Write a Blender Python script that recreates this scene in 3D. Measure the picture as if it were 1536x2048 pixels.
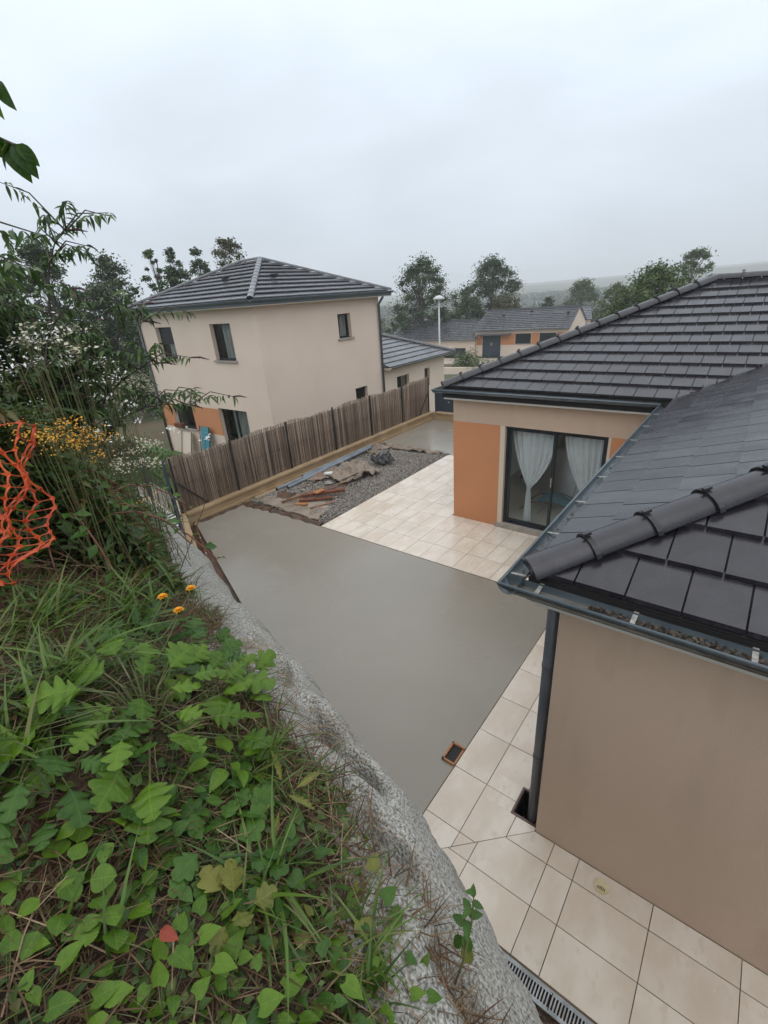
import bpy, math, random
import numpy as np
from mathutils import Vector, Matrix
random.seed(7); rng = np.random.default_rng(7)
SC = bpy.context.scene
COL = SC.collection
for o in list(bpy.data.objects): bpy.data.objects.remove(o)
R = math.radians

# ------------------------------------------------------------------ camera
CAM_Z = 4.85
def cam_rows(p, r, y):
    f = np.array([math.sin(y)*math.cos(p), math.cos(y)*math.cos(p), -math.sin(p)])
    rt = np.array([math.cos(y), -math.sin(y), 0.]); dn = np.cross(f, rt)
    c, s = math.cos(r), math.sin(r)
    return c*rt+s*dn, -s*rt+c*dn, f
rt, dn, fw = cam_rows(R(24.938), R(4.358), R(-39.387))
cam = bpy.data.cameras.new('camera'); camo = bpy.data.objects.new('camera', cam); COL.objects.link(camo)
camo.matrix_world = Matrix(((rt[0], -dn[0], -fw[0], 0), (rt[1], -dn[1], -fw[1], 0), (rt[2], -dn[2], -fw[2], CAM_Z), (0, 0, 0, 1)))
cam.sensor_fit = 'HORIZONTAL'; cam.sensor_width = 36; cam.lens = 927.36/1536*36
cam.clip_start = .03; cam.clip_end = 6000
SC.camera = camo

# ------------------------------------------------------------------ sky, sun, exposure
W = bpy.data.worlds.new('World'); SC.world = W; W.use_nodes = True
nt = W.node_tree; nt.nodes.clear()
N = nt.nodes.new; L = nt.links.new
out = N('ShaderNodeOutputWorld'); bg = N('ShaderNodeBackground'); L(bg.outputs[0], out.inputs[0])
sky = N('ShaderNodeTexSky'); sky.sky_type = 'NISHITA'; sky.sun_disc = False
SUN_EL, SUN_AZ = 48, 150
sky.sun_elevation = R(SUN_EL); sky.sun_rotation = R(SUN_AZ); sky.dust_density = 6; sky.air_density = 1.5
bg.inputs[1].default_value = .10
tc = N('ShaderNodeTexCoord'); sep = N('ShaderNodeSeparateXYZ'); L(tc.outputs['Generated'], sep.inputs[0])
ramp = N('ShaderNodeValToRGB'); L(sep.outputs[2], ramp.inputs[0])
cr = ramp.color_ramp
cr.elements[0].position = 0; cr.elements[0].color = (6.6, 7.2, 7.8, 1)
cr.elements[1].position = 1; cr.elements[1].color = (13.4, 13.6, 13.9, 1)
for p_, c_ in ((.09, (6.6, 7.3, 8.1, 1)), (.22, (7.1, 7.9, 8.8, 1)), (.42, (8.9, 9.9, 10.9, 1)), (.7, (11.4, 12.0, 12.8, 1))):
    e = cr.elements.new(p_); e.color = c_
mp = N('ShaderNodeMapping'); mp.inputs['Scale'].default_value = (1.2, 1.2, 3.2); L(tc.outputs['Generated'], mp.inputs[0])
cn = N('ShaderNodeTexNoise'); cn.inputs['Scale'].default_value = 1.9; cn.inputs['Detail'].default_value = 4; cn.inputs['Roughness'].default_value = .45; cn.inputs['Distortion'].default_value = .4
L(mp.outputs[0], cn.inputs[0])
mr = N('ShaderNodeMapRange'); mr.inputs[1].default_value = .3; mr.inputs[2].default_value = .7; mr.inputs[3].default_value = .91; mr.inputs[4].default_value = 1.10
L(cn.outputs[0], mr.inputs[0])
vm = N('ShaderNodeVectorMath'); vm.operation = 'SCALE'; L(ramp.outputs[0], vm.inputs[0]); L(mr.outputs[0], vm.inputs['Scale'])
mx = N('ShaderNodeMix'); mx.data_type = 'RGBA'; mx.inputs[0].default_value = .96; L(sky.outputs[0], mx.inputs[6]); L(vm.outputs[0], mx.inputs[7]); L(mx.outputs[2], bg.inputs[0])
sl = bpy.data.lights.new('sun', 'SUN'); sl.energy = .5; sl.angle = R(80); sl.color = (1, .97, .93)
so = bpy.data.objects.new('sun', sl); COL.objects.link(so)
so.rotation_euler = (R(90-SUN_EL), 0, R(180-SUN_AZ))
SC.view_settings.view_transform = 'Standard'; SC.view_settings.look = 'None'
SC.view_settings.exposure = .17; SC.view_settings.gamma = 1
SC.cycles.volume_bounces = 2; SC.cycles.max_bounces = 7; SC.cycles.transparent_max_bounces = 24
SC.cycles.diffuse_bounces = 3; SC.cycles.glossy_bounces = 3

# ------------------------------------------------------------------ helpers
def tag(o, label=None, cat=None, group=None, kind=None):
    for k, v in (('label', label), ('category', cat), ('group', group), ('kind', kind)):
        if v: o[k] = v
    return o
def link(o, parent=None):
    COL.objects.link(o)
    if parent is not None:
        o.parent = parent; o.matrix_parent_inverse = parent.matrix_world.inverted() if False else Matrix.Identity(4)
    return o
def empty(name, loc=(0, 0, 0), rz=0, **kw):
    o = bpy.data.objects.new(name, None); o.empty_display_size = .1
    o.location = loc; o.rotation_euler = (0, 0, rz); COL.objects.link(o); return tag(o, **kw)
def setsmooth(me, s=True):
    me.polygons.foreach_set('use_smooth', [s]*len(me.polygons))
class MB:
    def __init__(s): s.v = []; s.f = []; s.m = []
    def add(s, vs, fs, mi=0):
        n = len(s.v); s.v += [tuple(map(float, p)) for p in vs]; s.f += [tuple(i+n for i in f) for f in fs]; s.m += [mi]*len(fs); return s
    def box(s, a, b, mi=0):
        x0, y0, z0 = a; x1, y1, z1 = b
        return s.add([(x0, y0, z0), (x1, y0, z0), (x1, y1, z0), (x0, y1, z0), (x0, y0, z1), (x1, y0, z1), (x1, y1, z1), (x0, y1, z1)],
                     [(0, 3, 2, 1), (4, 5, 6, 7), (0, 1, 5, 4), (1, 2, 6, 5), (2, 3, 7, 6), (3, 0, 4, 7)], mi)
    def prism(s, poly, z0, z1, mi=0):
        n = len(poly)
        vs = [(p[0], p[1], z0) for p in poly]+[(p[0], p[1], z1) for p in poly]
        fs = [tuple(range(n-1, -1, -1)), tuple(range(n, 2*n))]+[(i, (i+1) % n, n+(i+1) % n, n+i) for i in range(n)]
        return s.add(vs, fs, mi)
    def beam(s, p, q, w, h, up=(0, 0, 1), mi=0):
        p = Vector(p); q = Vector(q); d = (q-p).normalized(); r = d.cross(Vector(up))
        if r.length < 1e-4: r = d.cross(Vector((1, 0, 0)))
        r.normalize(); u = r.cross(d); r = r*w/2; u = u*h/2
        vs = [p-r-u, p+r-u, p+r+u, p-r+u, q-r-u, q+r-u, q+r+u, q-r+u]
        return s.add(vs, [(3, 2, 1, 0), (4, 5, 6, 7), (0, 1, 5, 4), (1, 2, 6, 5), (2, 3, 7, 6), (3, 0, 4, 7)], mi)
    def tube(s, pts, rad, n=8, cap=True, mi=0):
        pts = [Vector(p) for p in pts]
        if not hasattr(rad, '__len__'): rad = [rad]*len(pts)
        rings = []; ref = None
        for i, p in enumerate(pts):
            d = (pts[min(i+1, len(pts)-1)]-pts[max(i-1, 0)]).normalized()
            if ref is None:
                ref = d.cross(Vector((0, 0, 1)))
                if ref.length < .05: ref = d.cross(Vector((1, 0, 0)))
            ref = (ref-d*ref.dot(d)).normalized(); b = d.cross(ref)
            rings.append([p+(ref*math.cos(2*math.pi*k/n)+b*math.sin(2*math.pi*k/n))*rad[i] for k in range(n)])
        vs = [v for r_ in rings for v in r_]; fs = []
        for i in range(len(pts)-1):
            for k in range(n):
                a = i*n+k; b2 = i*n+(k+1) % n; fs.append((a, b2, b2+n, a+n))
        if cap: fs.append(tuple(range(n-1, -1, -1))); fs.append(tuple(range((len(pts)-1)*n, len(pts)*n)))
        return s.add(vs, fs, mi)
    def build(s, name, mat, parent=None, smooth=False, bevel=0, loc=None):
        me = bpy.data.meshes.new(name); me.from_pydata(s.v, [], s.f)
        for m in (mat if isinstance(mat, (list, tuple)) else [mat]): me.materials.append(m)
        if isinstance(mat, (list, tuple)): me.polygons.foreach_set('material_index', s.m)
        me.update()
        if smooth: setsmooth(me)
        o = bpy.data.objects.new(name, me); link(o, parent)
        if loc: o.location = loc
        if bevel:
            b = o.modifiers.new('bevel', 'BEVEL'); b.width = bevel; b.segments = 2; b.limit_method = 'ANGLE'
        return o
def bigmesh(name, V, F, mat, parent=None, smooth=False):
    V = np.asarray(V, np.float32); F = np.asarray(F, np.int32); k = F.shape[1]
    me = bpy.data.meshes.new(name)
    me.vertices.add(len(V)); me.vertices.foreach_set('co', V.ravel())
    me.loops.add(F.size); me.loops.foreach_set('vertex_index', F.ravel())
    me.polygons.add(len(F)); me.polygons.foreach_set('loop_start', np.arange(0, F.size, k, dtype=np.int32))
    try: me.polygons.foreach_set('loop_total', np.full(len(F), k, np.int32))
    except Exception: pass
    me.update(calc_edges=True)
    if mat: me.materials.append(mat)
    if smooth: setsmooth(me)
    o = bpy.data.objects.new(name, me); link(o, parent); return o
def rots(n, tilt=None, az=None, roll=None):
    """frames: y axis = leaf direction, z = leaf normal"""
    az = rng.uniform(0, 2*np.pi, n) if az is None else az
    tilt = rng.normal(0, .5, n) if tilt is None else tilt
    roll = rng.normal(0, .4, n) if roll is None else roll
    ca, sa, ct, st, cr_, sr = np.cos(az), np.sin(az), np.cos(tilt), np.sin(tilt), np.cos(roll), np.sin(roll)
    y = np.stack([ca*ct, sa*ct, st], 1); x0 = np.stack([sa, -ca, 0*ca], 1); z0 = np.cross(x0, y)
    x = x0*cr_[:, None]+z0*sr[:, None]; z = np.cross(x, y)
    return np.stack([x, y, z], 2)
def scatter(name, tm, P, M, S, mat, parent=None, smooth=True):
    TV, TF = tm; TV = np.asarray(TV, float); TF = np.asarray(TF)
    n = len(P); S = np.broadcast_to(np.asarray(S, float).reshape(-1, 1, 1) if np.ndim(S) else np.full((1, 1, 1), S), (n, 1, 1))
    V = np.einsum('nij,kj->nki', M, TV)*S+np.asarray(P)[:, None, :]
    F = TF[None]+(np.arange(n)*len(TV))[:, None, None]
    return bigmesh(name, V.reshape(-1, 3), F.reshape(-1, TF.shape[1]), mat, parent, smooth)
def leaf_tm(rows=4, w=.35, fold=.12, droop=.25, shape='ovate', serr=0):
    """three columns of vertices, length 1 along y"""
    V = []; F = []
    for i in range(rows+1):
        t = i/rows
        if shape == 'ovate': hw = w*math.sin(math.pi*min(1, t**.75))**.8 if 0 < t < 1 else .01
        elif shape == 'lance': hw = w*(math.sin(math.pi*t**.8)**.9 if 0 < t < 1 else .03)
        elif shape == 'heart': hw = w*float(np.interp(t, [0, .12, .3, .5, .7, .85, 1], [.72, 1.08, 1.12, .95, .62, .32, .02]))
        elif shape == 'blade': hw = w*(1-t**2)+.001
        else: hw = w
        if serr and 0 < i < rows: hw *= (1+serr if i % 2 else 1-serr)
        z = -droop*t*t
        back = -.12 if shape == 'heart' and i == 0 else 0
        V += [(-hw, t+back, z+fold*hw/w if w else z), (0, t, z), (hw, t+back, z+fold*hw/w)]
    for i in range(rows):
        a = 3*i; F += [(a, a+1, a+4, a+3), (a+1, a+2, a+5, a+4)]
    return np.array(V), np.array(F)
QUADLEAF = (np.array([(0, -.5, 0), (.32, 0, .08), (0, .5, 0), (-.32, 0, .08)]), np.array([(0, 1, 2, 3)]))
def fbm(x, y, seed=0, oct=4):
    r_ = np.random.default_rng(seed); v = 0; a = 1.
    for i in range(oct):
        for j in range(3):
            th = r_.uniform(0, 2*np.pi); f = 2**i*r_.uniform(.8, 1.3); ph = r_.uniform(0, 6.28)
            v = v+a*np.sin(f*(x*math.cos(th)+y*math.sin(th))+ph+1.3*np.sin(f*.7*(y*math.cos(th)-x*math.sin(th))+ph*2))/3
        a *= .5
    return v

# ------------------------------------------------------------------ materials
def mat(name, col=(.5, .5, .5), rough=.6, col2=None, scale=3, detail=4, bump=0, bscale=40, metal=0, spec=.5, wet=None, coords='Object', stretch=None, isl=None, transl=0, rvar=None, noisew=(.35, .65), bdist=.01, col3=None, coat=0, objvar=0):
    m = bpy.data.materials.new(name); m.use_nodes = True; t = m.node_tree; n = t.nodes; l = t.links
    b = n['Principled BSDF']; b.inputs['Base Color'].default_value = (*col, 1); b.inputs['Roughness'].default_value = rough
    b.inputs['Metallic'].default_value = metal; b.inputs['Specular IOR Level'].default_value = spec
    if coat: b.inputs['Coat Weight'].default_value = coat; b.inputs['Coat Roughness'].default_value = .12
    tc = n.new('ShaderNodeTexCoord'); mp = n.new('ShaderNodeMapping'); l.new(tc.outputs[coords], mp.inputs[0])
    if objvar:
        oi = n.new('ShaderNodeObjectInfo'); va = n.new('ShaderNodeVectorMath'); va.operation = 'MULTIPLY_ADD'; va.inputs[1].default_value = (3.7, 5.3, 2.9); l.new(oi.outputs['Location'], va.inputs[0]); l.new(tc.outputs[coords], va.inputs[2]); l.new(va.outputs[0], mp.inputs[0])
    if stretch: mp.inputs['Scale'].default_value = stretch
    def noise(s, d=4):
        q = n.new('ShaderNodeTexNoise'); q.inputs['Scale'].default_value = s; q.inputs['Detail'].default_value = d; l.new(mp.outputs[0], q.inputs[0]); return q
    src = None
    if col2:
        q = noise(scale, detail); mr = n.new('ShaderNodeMapRange'); mr.interpolation_type = 'SMOOTHSTEP'; mr.inputs[1].default_value = noisew[0]; mr.inputs[2].default_value = noisew[1]; l.new(q.outputs[0], mr.inputs[0])
        mi = n.new('ShaderNodeMix'); mi.data_type = 'RGBA'; mi.inputs[6].default_value = (*col, 1); mi.inputs[7].default_value = (*col2, 1); l.new(mr.outputs[0], mi.inputs[0]); src = mi.outputs[2]
    if col3:
        q = noise(scale*5.3, 3); mr = n.new('ShaderNodeMapRange'); mr.inputs[1].default_value = .55; mr.inputs[2].default_value = .7; l.new(q.outputs[0], mr.inputs[0])
        mi = n.new('ShaderNodeMix'); mi.data_type = 'RGBA'; l.new(src, mi.inputs[6]); mi.inputs[7].default_value = (*col3, 1); l.new(mr.outputs[0], mi.inputs[0]); src = mi.outputs[2]
    if isl:
        g = n.new('ShaderNodeNewGeometry'); rp = n.new('ShaderNodeValToRGB'); l.new(g.outputs['Random Per Island'], rp.inputs[0])
        e = rp.color_ramp.elements
        for i, c in enumerate(isl):
            p = i/(len(isl)-1)
            if i < 2: el = e[i]; el.position = p
            else: el = e.new(p)
            el.color = (*c, 1)
        e[0].position = 0
        for i, c in enumerate(isl): pass
        # rebuild in order
        while len(e) > 1: e.remove(e[-1])
        e[0].position = 0; e[0].color = (*isl[0], 1)
        for i, c in enumerate(isl[1:], 1):
            el = e.new(i/(len(isl)-1)); el.color = (*c, 1)
        if src:
            mi = n.new('ShaderNodeMix'); mi.data_type = 'RGBA'; mi.blend_type = 'MULTIPLY'; mi.inputs[0].default_value = 1; l.new(rp.outputs[0], mi.inputs[6]); l.new(src, mi.inputs[7]); src = mi.outputs[2]
        else: src = rp.outputs[0]
    if objvar and src:
        mv = n.new('ShaderNodeMapRange'); mv.inputs[3].default_value = 1-objvar; mv.inputs[4].default_value = 1+objvar*.6; l.new(oi.outputs['Random'], mv.inputs[0]); vs_ = n.new('ShaderNodeVectorMath'); vs_.operation = 'SCALE'; l.new(src, vs_.inputs[0]); l.new(mv.outputs[0], vs_.inputs['Scale']); src = vs_.outputs[0]
    if src: l.new(src, b.inputs['Base Color'])
    if rvar:
        q = noise(rvar[2], 4); mr = n.new('ShaderNodeMapRange'); mr.inputs[1].default_value = .38; mr.inputs[2].default_value = .62; mr.inputs[3].default_value = rvar[0]; mr.inputs[4].default_value = rvar[1]; mr.interpolation_type = 'SMOOTHSTEP'; mr.inputs[1].default_value = .25; mr.inputs[2].default_value = .75
        l.new(q.outputs[0], mr.inputs[0]); l.new(mr.outputs[0], b.inputs['Roughness'])
    if bump:
        q = noise(bscale, 5); bu = n.new('ShaderNodeBump'); bu.inputs['Strength'].default_value = bump; bu.inputs['Distance'].default_value = bdist
        l.new(q.outputs[0], bu.inputs['Height']); l.new(bu.outputs[0], b.inputs['Normal'])
    if transl:
        tr = n.new('ShaderNodeBsdfTranslucent'); ms = n.new('ShaderNodeMixShader'); ms.inputs[0].default_value = transl
        if src: l.new(src, tr.inputs[0])
        else: tr.inputs[0].default_value = (*col, 1)
        l.new(b.outputs[0], ms.inputs[1]); l.new(tr.outputs[0], ms.inputs[2]); l.new(ms.outputs[0], n['Material Output'].inputs[0])
    return m
M = {}
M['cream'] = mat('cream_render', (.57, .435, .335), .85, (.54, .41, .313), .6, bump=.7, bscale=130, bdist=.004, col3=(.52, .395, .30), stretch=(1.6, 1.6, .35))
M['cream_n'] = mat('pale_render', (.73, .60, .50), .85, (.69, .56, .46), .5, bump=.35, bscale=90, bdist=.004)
M['reveal'] = mat('reveal_render', (.62, .53, .42), .85, bump=.3, bscale=120, bdist=.003)
M['orange'] = mat('orange_render', (.56, .245, .115), .85, (.52, .225, .105), .8, bump=.5, bscale=140, bdist=.003)
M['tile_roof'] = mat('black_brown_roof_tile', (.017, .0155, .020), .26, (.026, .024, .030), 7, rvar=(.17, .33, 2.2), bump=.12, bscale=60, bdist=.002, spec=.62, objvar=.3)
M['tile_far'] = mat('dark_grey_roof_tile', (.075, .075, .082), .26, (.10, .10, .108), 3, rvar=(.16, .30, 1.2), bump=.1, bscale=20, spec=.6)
M['under'] = mat('roof_underlay', (.012, .011, .011), .7)
M['zinc'] = mat('slate_grey_gutter', (.085, .11, .125), .33, (.11, .135, .15), 5, bump=.08, bscale=30)
M['strap'] = mat('galvanised_strap', (.34, .34, .31), .5, (.22, .21, .18), 30)
M['downpipe'] = mat('anthracite_downpipe', (.075, .088, .105), .42, (.095, .105, .12), 3)
M['alu'] = mat('anthracite_aluminium', (.018, .024, .03), .35)
M['gatemat'] = mat('blue_grey_gate_paint', (.035, .05, .066), .4)
M['sill'] = mat('grey_stone_sill', (.36, .32, .28), .7, (.29, .26, .23), 6, bump=.3, bscale=60)
M['tile'] = mat('cream_stone_tile', (.72, .65, .56), .3, (.62, .53, .43), 1.7, 6, bump=.12, bscale=30, bdist=.002, rvar=(.10, .32, 1.4), col3=(.635, .55, .45), stretch=(1.6, .9, 1), objvar=.05)
M['grout'] = mat('brown_joint_mortar', (.16, .115, .075), .8, (.10, .075, .05), 4)
M['concrete'] = mat('fresh_wet_concrete', (.285, .262, .218), .3, (.225, .203, .165), .33, 3, col3=(.262, .238, .195), bump=.22, bscale=55, bdist=.002, rvar=(.14, .34, .45), noisew=(.15, .85))
M['ochre'] = mat('ochre_concrete_wall', (.42, .30, .175), .7, (.34, .235, .13), 2.2, bump=.4, bscale=40)
M['earth'] = mat('wet_brown_earth', (.10, .052, .026), .6, (.055, .03, .017), 3, bump=.9, bscale=22, bdist=.03, rvar=(.3, .8, 4))
M['soil'] = mat('bank_soil', (.032, .018, .010), .8, (.062, .030, .014), 4, 6, bump=1, bscale=35, bdist=.02, col3=(.035, .05, .015))
M['board'] = mat('orange_brown_formwork', (.22, .085, .035), .45, (.13, .055, .025), 5, stretch=(1, 1, 6))
M['reed'] = mat('reed_canes', isl=((.11, .075, .055), (.20, .145, .105), (.29, .215, .16), (.14, .10, .075), (.36, .28, .21), (.10, .07, .05), (.23, .165, .12), (.58, .48, .37)), rough=.6)
M['wire'] = mat('dark_wire', (.03, .035, .03), .5)
M['green_wire'] = mat('green_coated_wire', (.035, .06, .04), .5)
M['bluepost'] = mat('anthracite_fence_post', (.05, .062, .075), .45)
M['pvc'] = mat('grey_pvc', (.20, .235, .275), .35, (.14, .16, .18), 3)
M['gravel'] = mat('grey_gravel_stones', isl=((.20, .185, .165), (.30, .28, .25), (.42, .39, .35), (.24, .20, .165), (.52, .49, .45)), rough=.5)
M['gravelbase'] = mat('gravel_bed', (.17, .145, .12), .8, (.11, .09, .07), 14, bump=1, bscale=60, bdist=.02)
M['fabric'] = mat('dirty_geotextile', (.27, .215, .165), .75, (.17, .13, .095), 3, bump=.5, bscale=25, bdist=.01, col3=(.33, .28, .23))
M['wood_o'] = mat('orange_wood', (.42, .18, .06), .5, (.30, .12, .045), 8, stretch=(1, 5, 1))
M['wood_d'] = mat('red_brown_wood', (.19, .07, .035), .45, (.12, .045, .025), 6, stretch=(1, 5, 1))
M['wood_p'] = mat('weathered_lath', (.26, .15, .085), .6, (.17, .10, .06), 6)
M['black'] = mat('black_plastic', (.012, .012, .014), .3, (.03, .03, .032), 5)
M['rock'] = mat('pale_rock', (.34, .33, .30), .7, (.24, .22, .19), 9, bump=.5, bscale=30)
M['white'] = mat('white_plastic', (.72, .72, .70), .45)
M['lamp'] = mat('pale_grey_lamp_post', (.55, .58, .58), .45)
M['cloth'] = mat('white_curtain_fabric', (.84, .85, .88), .8, (.76, .77, .80), 12, transl=.35, stretch=(1, 1, .15))
M['net_c'] = mat('grey_net_curtain', (.36, .35, .34), .85, (.22, .21, .21), 14, transl=.3, stretch=(1, 1, .1))
M['room'] = mat('white_room_wall', (.62, .61, .57), .8); M['floor'] = mat('room_floor_tile', (.42, .39, .34), .3, (.36, .33, .28), 1)
M['turq'] = mat('turquoise_fabric', (.03, .26, .36), .5, (.02, .20, .29), 4)
M['turqn'] = mat('teal_plastic', (.06, .24, .29), .4)
M['net'] = mat('orange_safety_net', (.72, .13, .035), .42, (.58, .08, .025), 9, transl=.25)
M['shot'] = None
M['grass'] = mat('grass_blades', isl=((.03, .065, .010), (.055, .11, .014), (.085, .155, .018), (.11, .18, .025), (.13, .14, .03)), rough=.34, transl=.3)
M['grassd'] = mat('dry_grass_blades', isl=((.07, .038, .016), (.13, .075, .032), (.05, .026, .013), (.22, .15, .075), (.10, .038, .015), (.03, .016, .01)), rough=.7, transl=.2)
M['leaf'] = mat('fresh_green_leaf', (.085, .165, .018), .36, (.05, .105, .013), 9, transl=.22, bump=.3, bscale=60, bdist=.004, rvar=(.28, .5, 30))
M['leafd'] = mat('deep_green_leaf', (.040, .095, .016), .33, (.022, .058, .012), 9, transl=.18, bump=.3, bscale=50, bdist=.004, rvar=(.26, .5, 30))
M['leafy'] = mat('yellowing_leaf', (.15, .17, .03), .45, (.19, .12, .03), 14, transl=.25)
M['leafr'] = mat('red_leaf', (.38, .06, .03), .45, transl=.2)
def leafmat(name, c1, c2, rough=.4, transl=.2):
    m = bpy.data.materials.new(name); m.use_nodes = True; t = m.node_tree; n = t.nodes; l = t.links; b = n['Principled BSDF']; b.inputs['Specular IOR Level'].default_value = .32
    tc = n.new('ShaderNodeTexCoord'); sp = n.new('ShaderNodeSeparateXYZ'); l.new(tc.outputs['Object'], sp.inputs[0])
    def mth(op, a, b_=None, c=None):
        q = n.new('ShaderNodeMath'); q.operation = op
        for i, v in enumerate((a, b_, c)):
            if v is None: continue
            if isinstance(v, (int, float)): q.inputs[i].default_value = v
            else: l.new(v, q.inputs[i])
        return q.outputs[0]
    ax = mth('ABSOLUTE', sp.outputs[0]); ph = mth('MULTIPLY_ADD', ax, -.9, sp.outputs[1]); st = mth('SINE', mth('MULTIPLY', ph, 34.0)); st = mth('POWER', mth('ABSOLUTE', mth('MULTIPLY_ADD', st, .5, .5)), 5.0)
    mid = mth('LESS_THAN', ax, .016); vein = mth('MAXIMUM', mth('MULTIPLY', st, .28), mid)
    q = n.new('ShaderNodeTexNoise'); q.inputs['Scale'].default_value = 2.5; q.inputs['Detail'].default_value = 5; oi = n.new('ShaderNodeObjectInfo'); va = n.new('ShaderNodeVectorMath'); va.operation = 'ADD'; l.new(tc.outputs['Object'], va.inputs[0]); l.new(oi.outputs['Location'], va.inputs[1]); l.new(va.outputs[0], q.inputs[0])
    f_ = mth('MULTIPLY_ADD', q.outputs[0], 1.6, mth('MULTIPLY_ADD', oi.outputs['Random'], .9, -.75))
    cl = n.new('ShaderNodeClamp'); l.new(f_, cl.inputs[0])
    mi = n.new('ShaderNodeMix'); mi.data_type = 'RGBA'; mi.inputs[6].default_value = (*c1, 1); mi.inputs[7].default_value = (*c2, 1); l.new(cl.outputs[0], mi.inputs[0])
    m2 = n.new('ShaderNodeMix'); m2.data_type = 'RGBA'; m2.inputs[7].default_value = (c1[0]*1.7, c1[1]*1.45, c1[2]*2, 1); l.new(mi.outputs[2], m2.inputs[6]); l.new(mth('MULTIPLY', vein, .38), m2.inputs[0])
    l.new(m2.outputs[2], b.inputs['Base Color']); b.inputs['Roughness'].default_value = rough
    bu = n.new('ShaderNodeBump'); bu.inputs['Strength'].default_value = .35; bu.inputs['Distance'].default_value = .003; bu.invert = True; l.new(vein, bu.inputs['Height']); l.new(bu.outputs[0], b.inputs['Normal'])
    tr = n.new('ShaderNodeBsdfTranslucent'); l.new(m2.outputs[2], tr.inputs[0]); ms = n.new('ShaderNodeMixShader'); ms.inputs[0].default_value = transl
    l.new(b.outputs[0], ms.inputs[1]); l.new(tr.outputs[0], ms.inputs[2]); l.new(ms.outputs[0], n['Material Output'].inputs[0]); return m
M['leaf'] = leafmat('fresh_green_leaf', (.10, .185, .012), (.05, .11, .008)); M['leafd'] = leafmat('deep_green_leaf', (.055, .125, .014), (.026, .07, .009)); M['leafy'] = leafmat('yellowing_leaf', (.17, .17, .03), (.10, .12, .02)); M['leafr'] = leafmat('red_leaf', (.30, .05, .025), (.2, .04, .02))
M['under_l'] = mat('undergrowth_leaves', isl=((.02, .045, .010), (.045, .09, .014), (.075, .14, .02), (.035, .07, .016), (.11, .14, .03), (.11, .05, .018)), rough=.45, transl=.25)
M['budd'] = mat('butterfly_bush_leaves', isl=((.03, .062, .016), (.05, .10, .024), (.08, .145, .036), (.11, .17, .05), (.055, .09, .04)), rough=.5, transl=.25)
M['stem'] = mat('green_stem', (.09, .12, .04), .5, (.13, .09, .04), 5)
M['bark'] = mat('grey_brown_bark', (.09, .075, .06), .8, (.05, .042, .035), 4, bump=.6, bscale=12, bdist=.03)
M['tree_a'] = mat('dark_tree_leaves', isl=((.018, .042, .010), (.032, .068, .016), (.052, .092, .022), (.075, .115, .03)), rough=.55, transl=.2)
M['tree_b'] = mat('mid_green_tree_leaves', isl=((.03, .065, .012), (.055, .10, .02), (.085, .135, .028), (.12, .16, .035)), rough=.55, transl=.2)
M['tree_o'] = mat('olive_tree_leaves', isl=((.05, .06, .018), (.08, .09, .025), (.12, .115, .03), (.10, .07, .025)), rough=.55, transl=.2)
M['flw'] = mat('white_petals', (.78, .78, .74), .6, transl=.2)
M['flwd'] = mat('cream_seed_heads', (.50, .47, .34), .8)
M['fly'] = mat('orange_yellow_flowers', (.62, .30, .02), .6); M['flyy'] = mat('yellow_petals', (.85, .40, .015), .5, transl=.15)
M['spike'] = mat('brown_purple_flower_spike', (.09, .045, .05), .8)
M['lawn'] = mat('lawn', (.045, .10, .018), .8, (.075, .14, .028), 1.3, bump=1, bscale=18, bdist=.05)
M['ground'] = mat('rough_ground', (.055, .085, .028), .9, (.10, .065, .035), .25, 6, bump=.6, bscale=4, bdist=.1, col3=(.04, .07, .02))
M['road'] = mat('wet_asphalt', (.10, .105, .115), .35, (.075, .08, .088), .6, bump=.3, bscale=40)
M['paving'] = mat('pinkish_paving', (.42, .35, .29), .5, (.34, .28, .23), 1.5)
M['debris'] = mat('wet_gutter_leaves', isl=((.02, .013, .008), (.04, .022, .012), (.065, .045, .025), (.012, .009, .007)), rough=.5)
M['moss'] = mat('brown_green_moss', (.06, .045, .018), .9, (.09, .055, .02), 8, bump=1, bscale=60, bdist=.01)
def glassmat():
    m = bpy.data.materials.new('window_glass'); m.use_nodes = True; t = m.node_tree; n = t.nodes; l = t.links; n.clear()
    o = n.new('ShaderNodeOutputMaterial'); tr = n.new('ShaderNodeBsdfTransparent'); tr.inputs[0].default_value = (.95, .98, .975, 1)
    g = n.new('ShaderNodeBsdfGlossy'); g.inputs['Roughness'].default_value = .02; f = n.new('ShaderNodeFresnel'); f.inputs[0].default_value = 1.55
    ms = n.new('ShaderNodeMixShader'); ge = n.new('ShaderNodeNewGeometry'); mm = n.new('ShaderNodeMath'); mm.operation = 'SUBTRACT'; mm.inputs[0].default_value = 1; l.new(ge.outputs['Backfacing'], mm.inputs[1]); m3 = n.new('ShaderNodeMath'); m3.operation = 'MULTIPLY'; l.new(mm.outputs[0], m3.inputs[0]); l.new(f.outputs[0], m3.inputs[1]); l.new(m3.outputs[0], ms.inputs[0]); l.new(tr.outputs[0], ms.inputs[1]); l.new(g.outputs[0], ms.inputs[2]); l.new(ms.outputs[0], o.inputs[0]); return m
M['glass'] = glassmat()
M['darkglass'] = mat('dark_window_pane', (.02, .024, .026), .06, spec=.8)
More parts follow.
